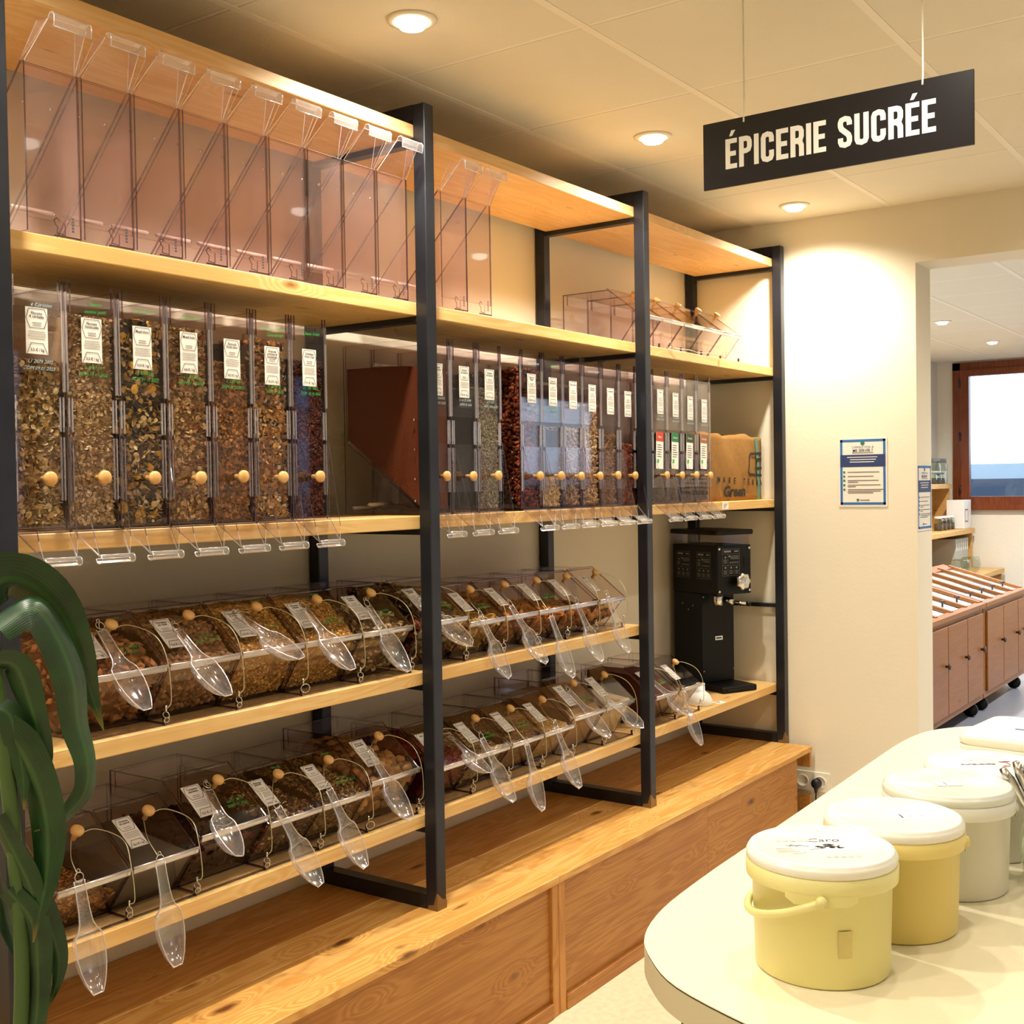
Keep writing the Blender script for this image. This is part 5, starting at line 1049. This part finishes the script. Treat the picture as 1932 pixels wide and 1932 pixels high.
# ------------------------------------------------------------------ back room
M_TRAY = plain('tray_glass', '#d8dde3', .12, .0, spec=.8); M_DKN = plain('dark_knob', '#4a3428', .4)
def counter(x0, x1, doors, label, tier=False):
    t = thing('bulk_counter', label, 'cabinet', (x0, -.06, 0), group='wooden counters on castors in the back room'); L = x1-x0
    mb = MB(); mb.box(0.002, L-.002, .012, .75, .10, .70); mb.obj('carcass', M_CAB, t)
    mb = MB(); mb.cbox(0, L, -.012, .05, .70, .735, .004); mb.obj('front_ledge', M_CAB, t)
    ds = [d-x0 for d in doors]
    for a, b in zip(ds[:-1], ds[1:]):
        mb = MB(); mb.cbox(a+.006, b-.006, -.004, .0115, .14, .67, .003); d = mb.obj('door', M_CABV, t)
        mb = MB(); mb.lathe([(.008,0),(.008,.014),(.018,.018),(.018,.028),(.004,.032)], 12); mb.obj('door_knob', M_DKN, d, loc=(b-.06, -.004, .44), rot=(math.pi/2, 0, 0))
    n = max(1, round(L/.33)); w = L/n
    for i in range(n):
        mb = MB(); mb.sheet((w*i+.045,.055,.715),(w*(i+1)-.045,.055,.715),(w*(i+1)-.045,.52,.845),(w*i+.045,.52,.845), .01); tr = mb.obj('bin_lid', M_TRAY, t)
        mb = MB(); mb.lathe([(.006,0),(.006,.03),(.020,.034),(.020,.045),(.003,.048)], 10); mb.obj('lid_knob', M_DKN, tr, loc=(w*(i+.5), .13, .742))
    for i in range(n+1): mb = MB(); c = min(max(w*i, .022), L-.022); mb.sheet((c-.022,.03,.722),(c+.022,.03,.722),(c+.022,.55,.868),(c-.022,.55,.868), .02); mb.obj('divider', M_CAB, t)
    mb = MB(); mb.sheet((0,.52,.85),(L,.52,.85),(L,.60,.872),(0,.60,.872), .02); mb.obj('back_rail', M_CAB, t)
    if tier:
        for i in range(n): mb = MB(); mb.sheet((w*i+.02,.56,.93),(w*(i+1)-.02,.56,.93),(w*(i+1)-.02,.80,1.06),(w*i+.02,.80,1.06), .01); mb.obj('upper_bin_lid', M_TRAY, t)
        mb = MB(); mb.box(0, L, .60, .82, .84, .93); mb.obj('riser', M_CAB, t)
    for x in (.12, L-.12):
        for y in (.06, .68): mb = MB(); mb.tube([(x-.015,y,.045),(x+.015,y,.045)], .045, 14); mb.box(x-.02, x+.02, y-.02, y+.02, .07, .10); mb.obj('castor', M_BLACK, t)
counter(5.7, 8.04, [5.75, 6.25, 6.72, 7.17, 7.61, 8.0], 'wooden bulk food counter showing three doors beside the doorway edge', True)
counter(8.06, 9.27, [8.11, 8.56, 9.0, 9.24], 'further wooden bulk food counter under the brown framed window')
cs = thing('corner_shelving', 'light wooden stepped shelving in the far corner of the back room', 'shelves', (9.6, YB2, 0))
W1 = wood('corner_pine', '#e0b878', '#c89a58', '#8a5a30', knot=.05)
for z, d, x1 in ((1.50, .17, 2.0), (1.075, .36, 2.08), (.70, .62, 2.10)): mb = MB(); mb.cbox(0, x1, -d, -.002, z-.045, z, .003); mb.obj('shelf_board', W1, cs)
for x, z0, z1, d in ((1.96, 1.075, 1.455, .15), (2.04, .70, 1.03, .34), (2.06, 0, .655, .60), (.0, 0, .655, .60), (.0, .70, 1.03, .34), (.0, 1.075, 1.455, .15)): mb = MB(); mb.box(x, x+.03, -d, -.003, z0+.0003, z1-.0003); mb.obj('side_panel', W1, cs)
mb = MB(); mb.box(.03, 2.0, -.012, -.003, 0, 1.45); mb.obj('back_panel', W1, cs)
def jar(x, y, z, r, h, lidm, fillm, label, grp):
    t = thing('storage_jar', label, 'jar', (x, y, z), group=grp); mb = MB(); mb.lathe([(r*.92,0),(r,.005),(r,h*.75),(r*.7,h*.86)], 16); mb.obj('glass_wall', M_GLASS, t)
    mb = MB(); mb.lathe([(r*.88,.004),(r*.93,.01),(r*.93,h*.5),(.002,h*.52)], 14); mb.obj('contents', fillm, t); mb = MB(); mb.lathe([(r*.82,h*.86),(r*.86,h*.87),(r*.82,h),(.002,h)], 14); mb.obj('lid', lidm, t)
mg, mk, mw = plain('jar_grey', '#6a6f74', .5), plain('jar_brown', '#4a3a30', .7), plain('jar_white', '#e8e6e0', .5)
for i, x in enumerate((11.28, 11.50)): jar(x, YB2-.10, 1.50, .055, .24, mg, mw, ['tall white jar with grey lid on the top corner shelf, further from the window', 'tall white jar with grey lid on the top corner shelf, nearer the window'][i], 'tall jars on the top corner shelf')
for i, x in enumerate((11.1, 11.25, 11.36)): jar(x, YB2-.135, 1.50, .035, .11, mg, mk, 'small dark spice jar on the top corner shelf, ' + ['furthest from the window', 'middle one', 'nearest the window'][i], 'small spice jars on the top corner shelf')
for i, x in enumerate((10.95, 11.08, 11.21, 11.34)): jar(x, YB2-.22, 1.075, .042, .13, mw, mk, 'small glass jar with dark contents on the middle corner shelf, ' + ['first', 'second', 'third', 'fourth'][i] + ' from the left', 'glass jars on the middle corner shelf')
bxx = thing('white_box', 'white cardboard box with brown square outline on the corner shelf', 'box', (11.5, YB2-.33, 1.0755)); mb = MB(); mb.cbox(-.10, .16, 0, .16, 0, .27, .004); mb.obj('carton', mw, bxx); mb = MB(); mb.strip([(-.06,.07),(.04,.07),(.04,.18),(-.06,.18)], .012, M=frame_M((0,-.001,0), (1,0,0), (0,0,1)), closed=True); mb.obj('print', plain('brown_print', '#a8604a', .6), bxx)
M_BK = plain('grey_folder', '#a9ada8', .6)
for i in range(6):
    t = thing('grey_folder', 'grey folder under the middle corner shelf, ' + ['first from the left', 'second from the left', 'third from the left', 'third from the right', 'second from the right', 'last beside the side panel'][i], 'folder', (11.15+.075*i, YB2-.32, .7005), group='grey folders under the middle corner shelf'); mb = MB(); mb.cbox(0, .066, 0, .22, 0, .29, .004); mb.obj('cover', M_BK, t); mb = MB(); mb.box(.02, .046, -.001, 0, .18, .25); mb.obj('spine_label', mw, t)
for i, x in enumerate((10.6, 10.95)):
    t = thing('glass_bowl', ['round glass bowl on the corner bench, further from the window', 'round glass bowl on the corner bench, nearer the window'][i], 'bowl', (x, YB2-.50, .7005), group='round glass bowls on the corner bench'); mb = MB(); mb.lathe([(.04,0),(.075,.03),(.09,.08),(.08,.13),(.07,.14)], 20); mb.obj('glass_wall', M_GLASS, t); mb = MB(); mb.torus((0,0,.14), (0,0,1), .07, .004, 20, 5); mb.obj('rim', M_GLASS, t)
